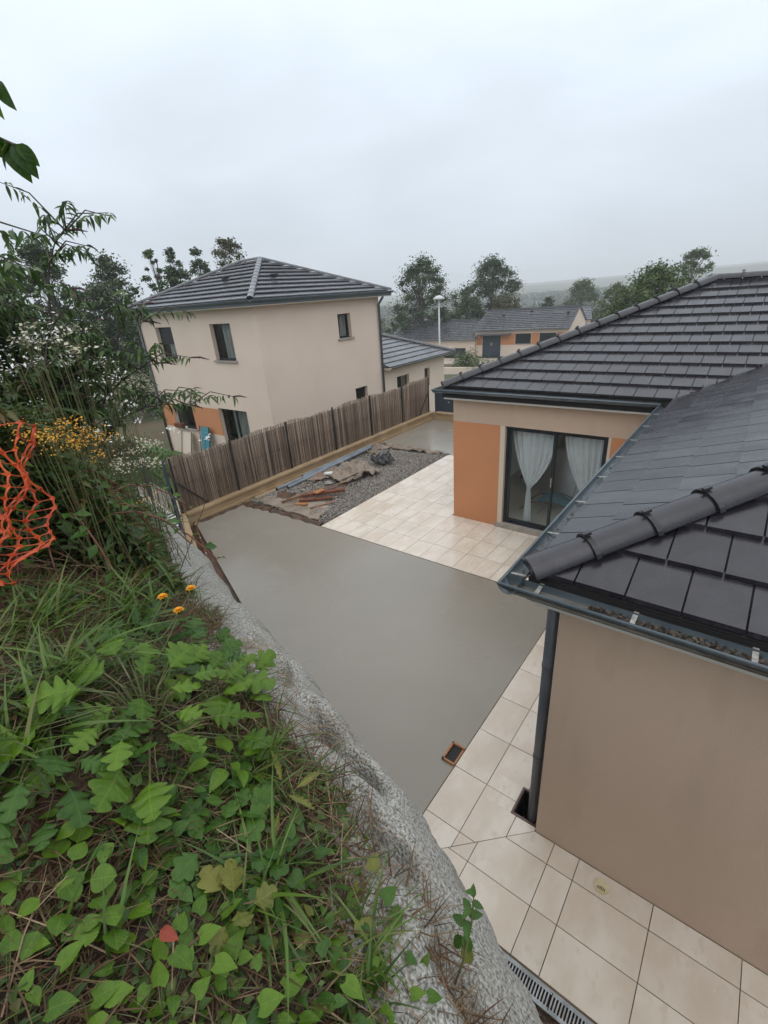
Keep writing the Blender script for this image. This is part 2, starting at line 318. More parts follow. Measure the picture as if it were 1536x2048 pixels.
def shotmat():
    m = bpy.data.materials.new('sprayed_concrete'); m.use_nodes = True; t = m.node_tree; n = t.nodes; l = t.links
    b = n['Principled BSDF']; b.inputs['Roughness'].default_value = .75
    tc = n.new('ShaderNodeTexCoord')
    def noise(s, d=4):
        q = n.new('ShaderNodeTexNoise'); q.inputs['Scale'].default_value = s; q.inputs['Detail'].default_value = d; l.new(tc.outputs['Object'], q.inputs[0]); return q
    def ramp(src, stops):
        r_ = n.new('ShaderNodeValToRGB'); l.new(src, r_.inputs[0]); e = r_.color_ramp.elements
        e[0].position = stops[0][0]; e[0].color = (*stops[0][1], 1); e[1].position = stops[1][0]; e[1].color = (*stops[1][1], 1)
        for p, c in stops[2:]: k = e.new(p); k.color = (*c, 1)
        return r_
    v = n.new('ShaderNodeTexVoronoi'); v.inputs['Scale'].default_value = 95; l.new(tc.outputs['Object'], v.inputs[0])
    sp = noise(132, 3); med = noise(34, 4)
    a = ramp(sp.outputs[0], [(.35, (.15, .138, .115)), (.47, (.34, .33, .29)), (.68, (.55, .535, .49))])  # dark end of the speckle paints in the shade of small pits, plus grit
    big = noise(2.6, 5); mr = n.new('ShaderNodeMapRange'); mr.inputs[1].default_value = .5; mr.inputs[2].default_value = .68; l.new(big.outputs[0], mr.inputs[0])
    mi = n.new('ShaderNodeMix'); mi.data_type = 'RGBA'; mi.inputs[7].default_value = (.17, .13, .09, 1); l.new(a.outputs[0], mi.inputs[6])
    ml = n.new('ShaderNodeMath'); ml.operation = 'MULTIPLY'; ml.inputs[1].default_value = .45; l.new(mr.outputs[0], ml.inputs[0]); l.new(ml.outputs[0], mi.inputs[0])
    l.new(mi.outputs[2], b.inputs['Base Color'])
    m1 = n.new('ShaderNodeMath'); m1.operation = 'MULTIPLY'; m1.inputs[1].default_value = -.9; l.new(v.outputs['Distance'], m1.inputs[0])
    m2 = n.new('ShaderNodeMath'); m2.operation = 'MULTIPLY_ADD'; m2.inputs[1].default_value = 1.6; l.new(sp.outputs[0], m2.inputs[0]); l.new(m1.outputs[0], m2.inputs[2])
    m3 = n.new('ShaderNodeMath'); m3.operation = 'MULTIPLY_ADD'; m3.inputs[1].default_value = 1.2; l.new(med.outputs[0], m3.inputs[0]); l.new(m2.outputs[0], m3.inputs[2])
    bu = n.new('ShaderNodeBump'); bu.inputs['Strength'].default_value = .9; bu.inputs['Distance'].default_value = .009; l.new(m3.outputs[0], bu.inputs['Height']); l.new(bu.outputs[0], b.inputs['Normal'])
    return m
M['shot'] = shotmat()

# ------------------------------------------------------------------ terrain of the bank (s along the crest, q outward)
U = np.array([-.941, .339]); Q = np.array([.339, .941]); Q0 = .494
def zcrest(s):
    return np.interp(s, [-4, .25, .75, 1.2, 1.5, 2.04, 2.72, 3.3, 3.75, 4.5, 6, 7.75, 9.4, 10.4, 12.3, 20], [3.22, 3.25, 3.33, 3.36, 3.26, 3.13, 2.90, 2.81, 2.76, 2.58, 2.23, 1.85, 1.5, .8, -.5, -.9])
def crest_off(s): return .010*np.sin(3.1*s+.6)+.009*np.sin(7.3*s+2)+.007*np.sin(17*s)+.005*np.sin(41*s+1)
PR_D = np.array([-12, -6, -3, -1.2, -.6, -.35, -.2, -.1, -.05, 0, .05, .12, .25, .5, .9])
def prof(d, s):
    steep = np.clip((s-.8)/1.4, 0, 1)
    near = np.interp(d, [-12, -6, -3, -1.2, -.6, -.35, -.2, -.1, -.05, 0, .03, .08, .2, .45, .9], [2.3, 2.0, 1.35, .80, .53, .41, .32, .22, .14, 0, -.26, -.85, -2.1, -4.4, -6])
    extra = steep*np.clip(-d-.35, 0, 1.5)*.42
    fall = np.clip((s-9.4)/2.5, 0, 1)
    return (near+extra)*(1-.55*fall*(d < 0))
def bank_z(s, q):
    d = q-Q0-crest_off(s)
    z = zcrest(s)+prof(d, s)
    z = z+np.where(d < -.15, .03*fbm(s*3, q*3, 3), 0)
    return np.maximum(z, -.95 if np.ndim(z) == 0 else np.full_like(z, -.95))
def xy(s, q): return s*U[0]+q*Q[0], s*U[1]+q*Q[1]
def bank_pt(s, q, up=0):
    x, y = xy(s, q); return Vector((x, y, float(bank_z(s, q))+up))

# ------------------------------------------------------------------ ground, far land
def far_z(x, y):
    r = np.hypot(x, y); az = np.degrees(np.arctan2(x, y))
    z = np.interp(r, [0, 28, 45, 70, 130, 260, 420, 900, 1700, 3000], [-.95, -.95, -2.2, -2.6, -7, -16, -14, -4, 12, 14])
    hill = np.interp(az, [-180, -70, -45, -30, -15, 0, 20, 60, 180], [.5, .3, .35, .75, .95, 1.25, 1.3, .8, .5])
    z = np.where(z > -14, np.where(r > 420, (z+14)*hill-14, z), z)
    return z+np.where(r > 300, 3.5*fbm(x/160, y/160, 5, 3)*np.clip((r-300)/500, 0, 1.3), 0)
nr, na = 70, 180
rr = np.concatenate([[0], np.geomspace(3, 2200, nr-1)]); aa = np.linspace(0, 2*np.pi, na, endpoint=False)
RR, AA = np.meshgrid(rr, aa, indexing='ij'); X = RR*np.sin(AA); Y = RR*np.cos(AA); Z = far_z(X, Y)
idx = np.arange(nr*na).reshape(nr, na); F = np.stack([idx[:-1], np.roll(idx, -1, 1)[:-1], np.roll(idx, -1, 1)[1:], idx[1:]], -1).reshape(-1, 4)
g = bigmesh('ground', np.stack([X, Y, Z], -1).reshape(-1, 3), F[:, ::-1], M['ground'], smooth=True); tag(g, kind='structure')
yg = MB()
for a, b in (((-10.5, 1.0), (-1.06, 16.5)), ((-.80, 1.0), (7, 16.5)), ((-1.06, 1.0), (-.80, 2.95)), ((-1.06, 3.28), (-.80, 16.5))): yg.box((*a, -.9), (*b, -.06))
yg.build('yard_ground', M['earth'])['kind'] = 'structure'
MB().box((-24, 3.2, -.93), (-10.78, 10.1, -.90)).build('lawn', M['lawn'])['kind'] = 'structure'
tag(MB().prism([(-17.5, 5.6), (-12.2, 4.9), (-11.2, 5.2), (-11.2, 6.5), (-17.3, 7.3)], -.91, -.86).build('garden_path', M['paving']), kind='structure')
rp = [(-90, 30), (-70, 34), (-45, 24), (-32, 15), (-30, 17.5), (-44, 28), (-70, 40), (-90, 38)]
tag(MB().prism(rp, -2.4, -.80).build('road', M['road']), kind='structure')
# grass clumps on the neighbour's lawn: uncountable
n = 9000; px_ = rng.uniform(-16.5, -10.9, n); py_ = rng.uniform(3.2, 10, n); 
ok = ~((py_ > 4.8+(-px_-11)*.06) & (py_ < 6.6+(-px_-11)*.1)); px_, py_ = px_[ok], py_[ok]; n = len(px_)
BLADE = leaf_tm(3, .03, .0, .35, 'blade')
BLADE2 = leaf_tm(4, .045, .02, .9, 'blade')
tag(scatter('lawn_grass', BLADE, np.stack([px_, py_, np.full(n, -.9)], 1), rots(n, rng.uniform(.8, 1.5, n)), rng.uniform(.06, .14, n), M['grass']), kind='stuff', label='short green grass of the neighbouring lawn', cat='grass')

# bank soil surface and sprayed concrete wall
def grid_sq(ss, dd, zfun, name, mt):
    S_, D_ = np.meshgrid(ss, dd, indexing='ij'); q_ = D_+Q0+crest_off(S_)
    x_, y_ = xy(S_, q_); z_, (nx, ny) = zfun(S_, D_, q_)
    V = np.stack([x_+nx, y_+ny, z_], -1).reshape(-1, 3); a, b = S_.shape; id_ = np.arange(a*b).reshape(a, b)
    F_ = np.stack([id_[:-1, :-1], id_[:-1, 1:], id_[1:, 1:], id_[1:, :-1]], -1).reshape(-1, 4)
    return bigmesh(name, V, F_, mt, smooth=True)
def zsoil(S_, D_, q_):
    return zcrest(S_)+prof(D_, S_)+.03*fbm(S_*3, q_*3, 3)+.012*fbm(S_*14, q_*14, 9)-np.clip((D_+.24+.06*np.clip((S_-.5)/.7, 0, 1))*5, 0, 1.2), (0, 0)
ss = np.concatenate([np.linspace(-4, -.8, 20), np.linspace(-.78, 3.5, 170), np.linspace(3.55, 16, 120)])
dd = np.concatenate([-np.geomspace(12, 1.5, 22), np.linspace(-1.45, .05, 85)])
tag(grid_sq(ss, dd, zsoil, 'bank_soil', M['soil']), kind='structure')
def zshot(S_, D_, q_):
    z = zcrest(S_)+prof(D_, S_)
    rib = (.008+.022*np.clip(-D_*6, 0, 1))*fbm(S_*7, D_*6.0, 11, 4)+.009*np.abs(fbm(S_*24, D_*22+S_*3, 12, 4))+.0045*fbm(S_*85, D_*85, 13, 3)
    hole = 0
    for hs, hd, hr, hh in ((1.12, -.14, .10, .17), (.88, -.12, .06, .14), (1.5, -.15, .09, .13), (.60, -.17, .05, .07), (.70, -.2, .05, .10), (1.9, -.17, .10, .08), (2.6, -.15, .09, .08), (.35, -.2, .05, .06)):
        hole = hole+1.25*hh*np.exp(-(((S_-hs)/(hr*1.5))**2+((D_-hd)/(hr*.55))**2))
    edge = np.clip((-D_-.26-.07*np.clip((S_-.5)/.7, 0, 1)-.03*fbm(S_*6, D_*6, 21)-.015*fbm(S_*30, D_*30, 22))*3.5, 0, 1)
    lift = .008+rib-hole-edge*.10
    steepf = np.clip((D_+.05)/.08, 0, 1)
    return z+lift*(1-.6*steepf), (lift*steepf*Q[0]*1.1, lift*steepf*Q[1]*1.1)
ss = np.concatenate([np.linspace(-3, -.6, 60), np.linspace(-.59, 3.2, 560), np.linspace(3.21, 9.9, 330)])
dd = np.concatenate([np.linspace(-.46, .05, 76), np.linspace(.06, .2, 12), np.linspace(.23, .8, 8)])
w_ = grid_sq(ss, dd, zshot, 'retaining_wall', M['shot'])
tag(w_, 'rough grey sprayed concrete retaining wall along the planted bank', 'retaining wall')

# ------------------------------------------------------------------ courtyard: slabs, tiles, drain
SL = [(-10.46, 5.21), (-10.25, 6.62), (-7.46, 6.68), (-1.785, 6.68), (-1.785, 1.2), (-3.2, 1.9), (-5.89, 3.45)]
tag(MB().prism(SL, -.055, 0).build('concrete_slab', M['concrete'], bevel=.006), kind='structure')
tag(MB().prism([(-10.38, 12.72), (-7.42, 12.6), (-5.02, 12.6), (-5.02, 16.4), (-10.38, 16.4)], -.055, -.003).build('concrete_slab', M['concrete'], bevel=.006), kind='structure')
TERR = empty('terrace', (0, 0, 0)); TERR['kind'] = 'structure'
def clip(poly, a, b, c):
    """keep a*x+b*y+c >= 0"""
    out_ = []
    for i in range(len(poly)):
        p, q = poly[i], poly[(i+1) % len(poly)]; dp = a*p[0]+b*p[1]+c; dq = a*q[0]+b*q[1]+c
        if dp >= 0: out_.append(p)
        if (dp >= 0) != (dq >= 0):
            t = dp/(dp-dq); out_.append((p[0]+t*(q[0]-p[0]), p[1]+t*(q[1]-p[1])))
    return out_
def area(p): return abs(sum(p[i][0]*p[(i+1) % len(p)][1]-p[(i+1) % len(p)][0]*p[i][1] for i in range(len(p))))/2
tile_cache = {}
def floor_tile(poly):
    cx = sum(p[0] for p in poly)/len(poly); cy = sum(p[1] for p in poly)/len(poly)
    key = tuple((round(p[0]-cx, 3), round(p[1]-cy, 3)) for p in poly)
    z = .004+random.uniform(-.0015, .0015)
    if key in tile_cache:
        o = bpy.data.objects.new('tile', tile_cache[key]); link(o, TERR)
    else:
        o = MB().prism([(p[0]-cx, p[1]-cy) for p in poly], -.012, 0).build('tile', M['tile'], TERR); tile_cache[key] = o.data
        for poly_ in o.data.polygons: pass
    o.location = (cx, cy, z); o.rotation_euler = (random.uniform(-.001, .001), random.uniform(-.001, .001), 0)
G = .0035
def rect(x0, y0, x1, y1): return [(x0+G, y0+G), (x1-G, y0+G), (x1-G, y1-G), (x0+G, y1-G)]
MB().prism([(-7.46, 6.69), (-.79, 6.69), (-.79, 8.73), (-5.02, 8.73), (-5.02, 12.6), (-7.40, 12.6)], -.055, -.004).build('mortar_bed', M['grout'], TERR)
mb_ = [(-1.78, 2.0), (-.79, 2.7), (-.79, 6.69), (-1.78, 6.69)]
for pc in (clip(mb_, 0, -1, 2.95), clip(mb_, 0, 1, -3.28), clip(clip(clip(mb_, 0, 1, -2.95), 0, -1, 3.28), -1, 0, -1.06)): MB().prism(pc, -.055, -.0041).build('mortar_bed', M['grout'], TERR)
MB().prism([(-1.9, 1.88), (7, 1.88), (7, 2.92), (-.79, 2.92), (-.79, 2.7), (-1.78, 2.0)], -.055, -.0042).build('mortar_bed', M['grout'], TERR)
xs = [-7.46, -7.02]+[-7.02+.39*k for k in range(1, 17)]; xs = [x for x in xs if x < -.80]+[-.79]
ys = [6.69+.61*k for k in range(0, 11)]
for i in range(len(xs)-1):
    for j in range(len(ys)-1):
        x0, x1 = xs[i], xs[i+1]; y0, y1 = ys[j], min(ys[j+1], 12.6)
        if y1-y0 < .02: continue
        cx = (x0+x1)/2
        if cx < -5.02:
            p = rect(x0, y0, min(x1, -5.02), y1) if y0 < 12.55 else None
        else:
            if y0 >= 8.72: continue
            p = rect(x0, y0, x1, min(y1, 8.73))
        if p is None: continue
        sh = max(0, (p[3][1]-6.69)*.011)
        if i == 0: p[0] = (x0+G+.0, p[0][1]); p = clip(p, 1, .0, 7.455)
        if len(p) >= 3: floor_tile(p)
        if cx < -5.02 and x1 > -5.02 and y0 < 8.72: floor_tile(rect(-5.02, y0, x1, min(y1, 8.73)))
HOLE = (-1.06, 2.95, -.80, 3.28)
ys2 = [1.89+.598*k for k in range(0, 9)]
for (x0, x1) in ((-1.78, -1.39), (-1.39, -1.0), (-1.0, -.795)):
    for j in range(len(ys2)-1):
        p = rect(x0, ys2[j], x1, min(ys2[j+1], 6.69)); p = clip(p, -1, 1, -.79-2.92-.005)   # side north of the mitre
        if len(p) < 3 or area(p) < .002: continue
        y0, y1 = min(q[1] for q in p), max(q[1] for q in p)
        if x0 >= -1.01 and y1 > HOLE[1] and y0 < HOLE[3]:
            a = clip(p, 0, -1, HOLE[1]); b = clip(p, 0, 1, -HOLE[3])
            for c_ in (a, b):
                if len(c_) >= 3 and area(c_) > .002: floor_tile(c_)
        elif x0 >= -1.4 and x0 < -1.1 and y1 > HOLE[1] and y0 < HOLE[3]:
            floor_tile(clip(p, 0, -1, HOLE[1])) if area(clip(p, 0, -1, HOLE[1])) > .002 else None
            m_ = clip(clip(clip(p, 0, 1, -HOLE[1]), 0, -1, HOLE[3]), -1, 0, HOLE[0])
            if len(m_) > 2 and area(m_) > .002: floor_tile(m_)
            a = clip(p, 0, 1, -HOLE[3])
            if len(a) > 2 and area(a) > .002: floor_tile(a)
        else: floor_tile(p)
xs3 = [-1.8, -1.2, -.60, -.37, .24, .85, 1.46, 2.07, 2.68, 3.3]
for (y0, y1) in ((1.90, 2.30), (2.30, 2.70), (2.70, 2.915)):
    for i in range(len(xs3)-1):
        p = rect(xs3[i], y0, xs3[i+1], y1); p = clip(p, 1, -1, .79+2.92-.005)
        if len(p) >= 3 and area(p) > .002: floor_tile(p)
# rain inspection pit by the downpipe
pit = empty('drain_pit', (0, 0, 0), label='open square brown rain pit at the foot of the downpipe', cat='drain')
x0, y0, x1, y1 = HOLE
m = MB(); t_ = .022
for a, b in (((x0, y0), (x1, y0+t_)), ((x0, y1-t_), (x1, y1)), ((x0, y0+t_), (x0+t_, y1-t_)), ((x1-t_, y0+t_), (x1, y1-t_))): m.box((*a, -.02), (*b, .012))
m.build('rim', mat('brown_plastic', (.11, .065, .05), .4), pit)
m = MB(); t2 = .03
for a, b in (((x0, y0), (x1, y0+t2)), ((x0, y1-t2), (x1, y1)), ((x0, y0+t2), (x0+t2, y1-t2)), ((x1-t2, y0+t2), (x1, y1-t2))): m.box((*a, -.4), (*b, -.021))
m.box((x0, y0, -.42), (x1, y1, -.40)); m.build('chamber', M['under'], pit)
tag(MB().box((-.075, -.04, 0), (.075, .04, .05)).build('stone_block', M['rock'], bevel=.004, loc=(-.93, 3.42, .005)), 'small grey stone block on the tiles behind the downpipe', 'block')
# wooden form box cast in the slab
fb = empty('form_box', (-1.86, 3.2, 0), label='small orange wooden form box set in the wet concrete edge', cat='form box')
for a, b in (((-.085, -.13, 0), (-.065, .13, .03)), ((-.085, .11, 0), (.075, .13, .03)), ((-.085, -.13, 0), (.075, -.11, .03)), ((.055, -.109, 0), (.075, .109, .012))):
    MB().box(a, b).build('board', M['wood_o'], fb)
MB().box((-.064, -.109, .0005), (.054, .109, .004)).build('opening', M['under'], fb)
# slotted drain
dr = empty('slot_drain', (0, 0, 0), label='galvanised slotted drain channel between tiles and retaining wall', cat='drain')
MB().box((-.75, 1.745, -.10), (2.5, 1.885, -.09)).build('channel', M['under'], dr)
m = MB(); zin = mat('galvanised_grating', (.42, .45, .46), .4, (.24, .26, .27), 8, metal=.3)
m.box((-.75, 1.745, -.01), (2.5, 1.757, .004)).box((-.75, 1.872, -.01), (2.5, 1.884, .004)); m.build('frame', zin, dr)
for k in range(5):
    gx = -.75+.5*k; m = MB(); m.box((gx+.003, 1.758, -.012), (gx+.497, 1.772, .003)); m.box((gx+.003, 1.858, -.012), (gx+.497, 1.871, .003))
    for j in range(21): m.box((gx+.003+j*.0235, 1.772, -.012), (gx+.003+j*.0235+.010, 1.858, .002))
    m.build('grating', zin, dr)
# round floor syphon
fs = empty('floor_gully', (-.15, 2.80, .006), label='round cream floor gully cap set in the tiles by the wall', cat='drain')
gl = mat('cream_plastic', (.62, .55, .36), .45, (.50, .42, .24), 8)
m = MB(); nn = 24; ring = [(.062*math.cos(2*math.pi*k/nn), .062*math.sin(2*math.pi*k/nn)) for k in range(nn)]; m.prism(ring, 0, .006); m.build('cap', gl, fs, bevel=.002)
for k in range(6):
    h = .026-.002*abs(k-3)*2; MB().box((-.032+k*.012, -.028-.004, .0062), (-.027+k*.012, -.03+h*1.2, .0072)).build('slot', M['under'], fs)

# low wall and coping round the yard
lw = empty('low_wall', label='low ochre concrete wall carrying the reed fence', cat='low wall')
MB().box((-10.74, 4.98, -.9), (-10.46, 16.5, .24)).build('wall', M['ochre'], lw)
MB().box((-10.79, 4.93, .241), (-10.41, 16.56, .31)).build('coping', M['ochre'], lw, bevel=.008)
MB().prism([(-10.46, 5.3), (-10.40, 5.3), (-10.40, 16.4), (-10.46, 16.4)], -.05, .07).build('footing', M['ochre'], lw)
d_ = Vector((2.3, -1.05)).normalized(); n_ = Vector((-d_.y, d_.x))
def strip(p, L_, w0, w1): p = Vector(p); return [tuple(p+n_*w0), tuple(p+d_*L_+n_*w0), tuple(p+d_*L_+n_*w1), tuple(p+n_*w1)]
rw = empty('return_wall', label='short ochre low wall return running into the sprayed concrete', cat='low wall')
MB().prism(strip((-10.45, 4.95), 5.2, -.12, .06), -.9, .235).build('wall', M['ochre'], rw)
MB().prism(strip((-10.405, 4.925), 5.2, -.15, .08), .2352, .305).build('coping', M['ochre'], rw, bevel=.008)
MB().box((-10.40, 16.42, -.9), (-5.02, 16.6, .30)).build('end_wall', M['ochre']).update(tag({}, None)) if False else None
ew = empty('end_wall', label='low ochre wall under the dark gate at the far end', cat='low wall')
MB().box((-10.40, 16.45, -.9), (-5.02, 16.62, .24)).build('wall', M['ochre'], ew); MB().box((-10.40, 16.41, .241), (-5.02, 16.66, .30)).build('coping', M['ochre'], ew, bevel=.006)
# dark panel fence beyond
gt = empty('metal_gate', label='dark blue grey metal gate at the end of the yard', cat='gate')
for k in range(4): MB().box((-10.30+1.25*k, 16.50, .34), (-9.12+1.25*k, 16.53, 1.10)).build('panel', M['gatemat'], gt)
for k in range(5): MB().box((-10.36+1.25*k, 16.48, .30), (-10.30+1.25*k, 16.55, 1.16)).build('post', M['gatemat'], gt)
MB().tube([(-9.7, 16.49, .75), (-9.7, 16.46, .75)], .035, 12).build('badge', M['strap'], gt)

# reed fence
rf = empty('reed_fence', label='brown reed screen fence along the low wall', cat='fence')
ncan = 1350; yy = np.linspace(5.0, 16.35, ncan)+rng.normal(0, .003, ncan)
top = 1.70+.035*np.sin(yy*1.7)+.02*np.sin(yy*5.1)+rng.normal(0, .012, ncan)+np.where(rng.random(ncan) < .04, rng.uniform(0, .05, ncan), 0); V = []; F = []
w = rng.uniform(.004, .0075, ncan); xo = rng.normal(-10.595, .007, ncan); lean = rng.normal(0, .012, ncan)
for i in range(ncan):
    a = len(V)
    for z, dy in ((.305, 0), (.95, lean[i]*.5+rng.normal(0, .003)), (top[i], lean[i])):
        V += [(xo[i]-w[i], yy[i]+dy, z), (xo[i], yy[i]+dy-w[i], z), (xo[i]+w[i], yy[i]+dy, z), (xo[i], yy[i]+dy+w[i], z)]
    for h in (0, 4):
        for k in range(4): F.append((a+h+k, a+h+(k+1) % 4, a+h+4+(k+1) % 4, a+h+4+k))
    F.append((a+8, a+9, a+10, a+11))
tag(bigmesh('canes', V, F, M['reed'], rf), kind='stuff')
MB().box((-10.625, 5.0, .31), (-10.615, 16.35, 1.62)).build('backing', mat('reed_backing', (.07, .047, .033), .8, (.12, .085, .06), 60, stretch=(1, 1, .05)), rf)
for py in (5.03, 6.72, 8.66, 10.64, 12.55, 14.45, 16.33): MB().box((-10.575, py-.022, .311), (-10.545, py+.022, 1.74)).build('post', M['black'], rf)
for z in (.5, 1.0, 1.5): MB().box((-10.582, 5.0, z), (-10.579, 16.35, z+.004)).build('wire', M['wire'], rf)
MB().beam((-10.56, 5.05, 1.12), (-10.56, 5.75, .33), .02, .03).build('brace', M['black'], rf)
MB().beam((-10.56, 16.3, 1.12), (-10.56, 15.6, .33), .02, .03).build('brace', M['black'], rf)

# wire mesh fence from the corner over the bank
wf = empty('wire_fence', label='green wire mesh fence climbing the bank behind the plants', cat='fence')
fpts = [(-10.62, 4.92), (-8.8, 3.66), (-6.9, 2.3), (-5.1, 1.0), (-3.4, -.3)]
def bz(x, y): s_ = x*U[0]+y*U[1]; q_ = x*Q[0]+y*Q[1]; return float(bank_z(s_, q_))
fb_ = [max(bz(*p), -.9) for p in fpts]; fb_[0] = .2; fb_[1] = 1.62
for i, (p, zb) in enumerate(zip(fpts, fb_)):
    MB().box((p[0]-.03, p[1]-.03, zb-.2), (p[0]+.03, p[1]+.03, zb+.82)).build('post', M['bluepost'], wf)
for i in range(len(fpts)-1):
    p, q = Vector((*fpts[i], fb_[i])), Vector((*fpts[i+1], fb_[i+1])); m = MB(); L_ = (q-p).length; k = int(L_/.05)
    for j in range(1, k):
        a = p.lerp(q, j/k); m.beam(a, a+Vector((0, 0, .8)), .0035, .0035, up=(1, 0, 0))
    for h in range(5): m.beam(p+Vector((0, 0, .02+.19*h)), q+Vector((0, 0, .02+.19*h)), .004, .004)
    m.build('wire_mesh', M['green_wire'], wf)
cf = empty('corner_fence', label='dark mesh fence panel standing edge on beside the return wall', cat='fence')
p0 = Vector((-10.62, 4.9)); m = MB()
for j in range(60):
    a = p0+d_*(.03+j*.05); m.beam((a.x, a.y, -.5), (a.x, a.y, 1.15-j*.008), .008, .008, up=(1, 0, 0))
for h in range(7): a = p0; b = p0+d_*3; m.beam((a.x, a.y, -.3+h*.24), (b.x, b.y, -.5+h*.22), .008, .008)
m.build('wire_mesh', M['bluepost'], cf)
for k in range(3): a = p0+d_*(1.4*k); MB().box((a.x-.03, a.y-.03, -.9), (a.x+.03, a.y+.03, 1.72-.45*k)).build('post', M['bluepost'], cf)

# formwork board along the slab with nail heads
fw_ = empty('formwork_board', label='orange brown formwork board edging the left side of the slab', cat='board')
a, b = Vector((-10.47, 5.20, .005)), Vector((-3.4, 1.96, .005)); MB().beam(a, b, .025, .06).build('board', M['board'], fw_)
for k, t in enumerate((.03, .14, .25, .29, .40, .52, .60)):
    p = a.lerp(b, t); MB().tube([(p.x, p.y, .02), (p.x, p.y, .055)], .013, 8).build('nail', M['white'], fw_)

# ------------------------------------------------------------------ gravel bed with rubble
gv = MB().prism([(-10.25, 6.70), (-7.50, 6.73), (-7.42, 12.56), (-10.36, 12.68)], -.055, -.01).build('gravel_bed', M['gravelbase']); gv['kind'] = 'structure'
ico = np.array([(0, 0, 1), (.9, 0, .1), (.3, .85, -.1), (-.75, .5, .1), (-.7, -.55, -.1), (.3, -.85, .1), (0, 0, -.7)]); icf = np.array([(0, 1, 2), (0, 2, 3), (0, 3, 4), (0, 4, 5), (0, 5, 1), (6, 2, 1), (6, 3, 2), (6, 4, 3), (6, 5, 4), (6, 1, 5)])
n = 15000; x = rng.uniform(-10.3, -7.46, n); y = rng.uniform(6.8, 12.6, n)
hz = np.maximum(0, .06*fbm(x*1.2, y*1.2, 8, 3)+.03)*np.clip((x+10.35)*4, 0, 1)*np.clip((-7.43-x)*4, 0, 1)
tag(scatter('gravel', (ico, icf), np.stack([x, y, hz+rng.uniform(-.005, .01, n)], 1), rots(n, rng.uniform(-1.5, 1.5, n)), rng.uniform(.009, .024, n), M['gravel'], smooth=False), kind='stuff', label='loose grey gravel filling the strip beside the terrace', cat='gravel')
# brown earth bank along the near edge of the gravel
def mound(name, pts, wdt, hgt, mt, seed=1, **kw):
    m = []; pts = [Vector(p) for p in pts]; L_ = sum((pts[i+1]-pts[i]).length for i in range(len(pts)-1)); n1 = max(6, int(L_/.04)); n2 = 14
    V = []
    for i in range(n1+1):
        t = i/n1*(len(pts)-1); k = min(int(t), len(pts)-2); p = pts[k].lerp(pts[k+1], t-k); d = (pts[k+1]-pts[k]).normalized(); nn_ = Vector((-d.y, d.x, 0))
        for j in range(n2+1):
            u_ = j/n2*2-1; q = p+nn_*u_*wdt*(1+.25*math.sin(i*.7+seed)); f_ = float(fbm(np.array(q.x*9), np.array(q.y*9), seed, 4))
            V.append((q.x, q.y, max(-.03, p.z+hgt*(1-u_*u_)*(1+.35*f_)+.01*f_)))
    F = [(i*(n2+1)+j, i*(n2+1)+j+1, (i+1)*(n2+1)+j+1, (i+1)*(n2+1)+j) for i in range(n1) for j in range(n2)]
    return tag(bigmesh(name, V, F, mt, smooth=True), **kw)
mound('earth_edge', [(-10.36, 6.6, -.02), (-9.2, 6.72, -.02), (-7.5, 6.78, -.02)], .13, .07, M['earth'], 2, kind='structure')
mound('earth_edge', [(-10.36, 12.66, -.02), (-9, 12.62, -.02), (-7.45, 12.6, -.02)], .12, .06, M['earth'], 3, kind='structure')
mound('earth_edge', [(-10.36, 5.3, -.02), (-10.33, 6.6, -.02)], .1, .05, M['earth'], 4, kind='structure')
mound('earth_edge', [(-10.36, 7, -.02), (-10.36, 12.6, -.02)], .12, .05, M['ochre'], 4, kind='structure')
mound('soil_heap', [(-9.75, 7.35, .02), (-9.35, 7.55, .02)], .28, .11, M['earth'], 6, label='small heap of red brown earth on the sheet', cat='soil heap')
def sheet(name, corners, n1, n2, amp, freq, seed, mt, z=.05, **kw):
    c = [np.array(p, float) for p in corners]; V = []; 
    for i in range(n1+1):
        for j in range(n2+1):
            a, b = i/n1, j/n2; p = (1-a)*(1-b)*c[0]+a*(1-b)*c[1]+a*b*c[2]+(1-a)*b*c[3]
            e = .10*float(fbm(np.array(a*5+seed), np.array(b*5), seed, 3)); p = p+np.array([e, e*.6])
            f_ = float(fbm(np.array(p[0]*freq), np.array(p[1]*freq*1.7), seed, 4)); V.append((p[0], p[1], z+amp*(.5+abs(f_)*1.2)-.02*(i in (0, n1) or j in (0, n2))))
    F = [(i*(n2+1)+j, i*(n2+1)+j+1, (i+1)*(n2+1)+j+1, (i+1)*(n2+1)+j) for i in range(n1) for j in range(n2)]
    o = bigmesh(name, V, F, mt, smooth=True); s_ = o.modifiers.new('thick', 'SOLIDIFY'); s_.thickness = .006; return tag(o, **kw)
sheet('geotextile_sheet', [(-10.15, 6.82), (-7.62, 6.84), (-8.1, 7.75), (-9.9, 7.5)], 60, 30, .03, 5, 3, M['fabric'], .03, label='flat dirty grey geotextile sheet on the gravel near the slab', cat='sheet')
sheet('geotextile_sheet', [(-9.75, 9.2), (-8.7, 8.7), (-8.3, 10.1), (-9.55, 10.6)], 56, 56, .13, 6, 5, M['fabric'], .05, label='crumpled beige geotextile heap in the middle of the gravel', cat='sheet')
sheet('geotextile_sheet', [(-10.05, 8.6), (-9.6, 8.5), (-9.4, 9.6), (-9.95, 9.9)], 30, 40, .05, 7, 8, mat('brown_sheet', (.2, .12, .08), .7, (.27, .2, .15), 5), .06, label='flat brown cloth between the pipes and the crumpled heap', cat='sheet')
sheet('geotextile_sheet', [(-9.9, 12.25), (-8.0, 12.3), (-7.7, 12.6), (-9.9, 12.65)], 60, 14, .06, 8, 9, M['fabric'], .03, label='torn beige cloth strip along the far gravel edge', cat='sheet')
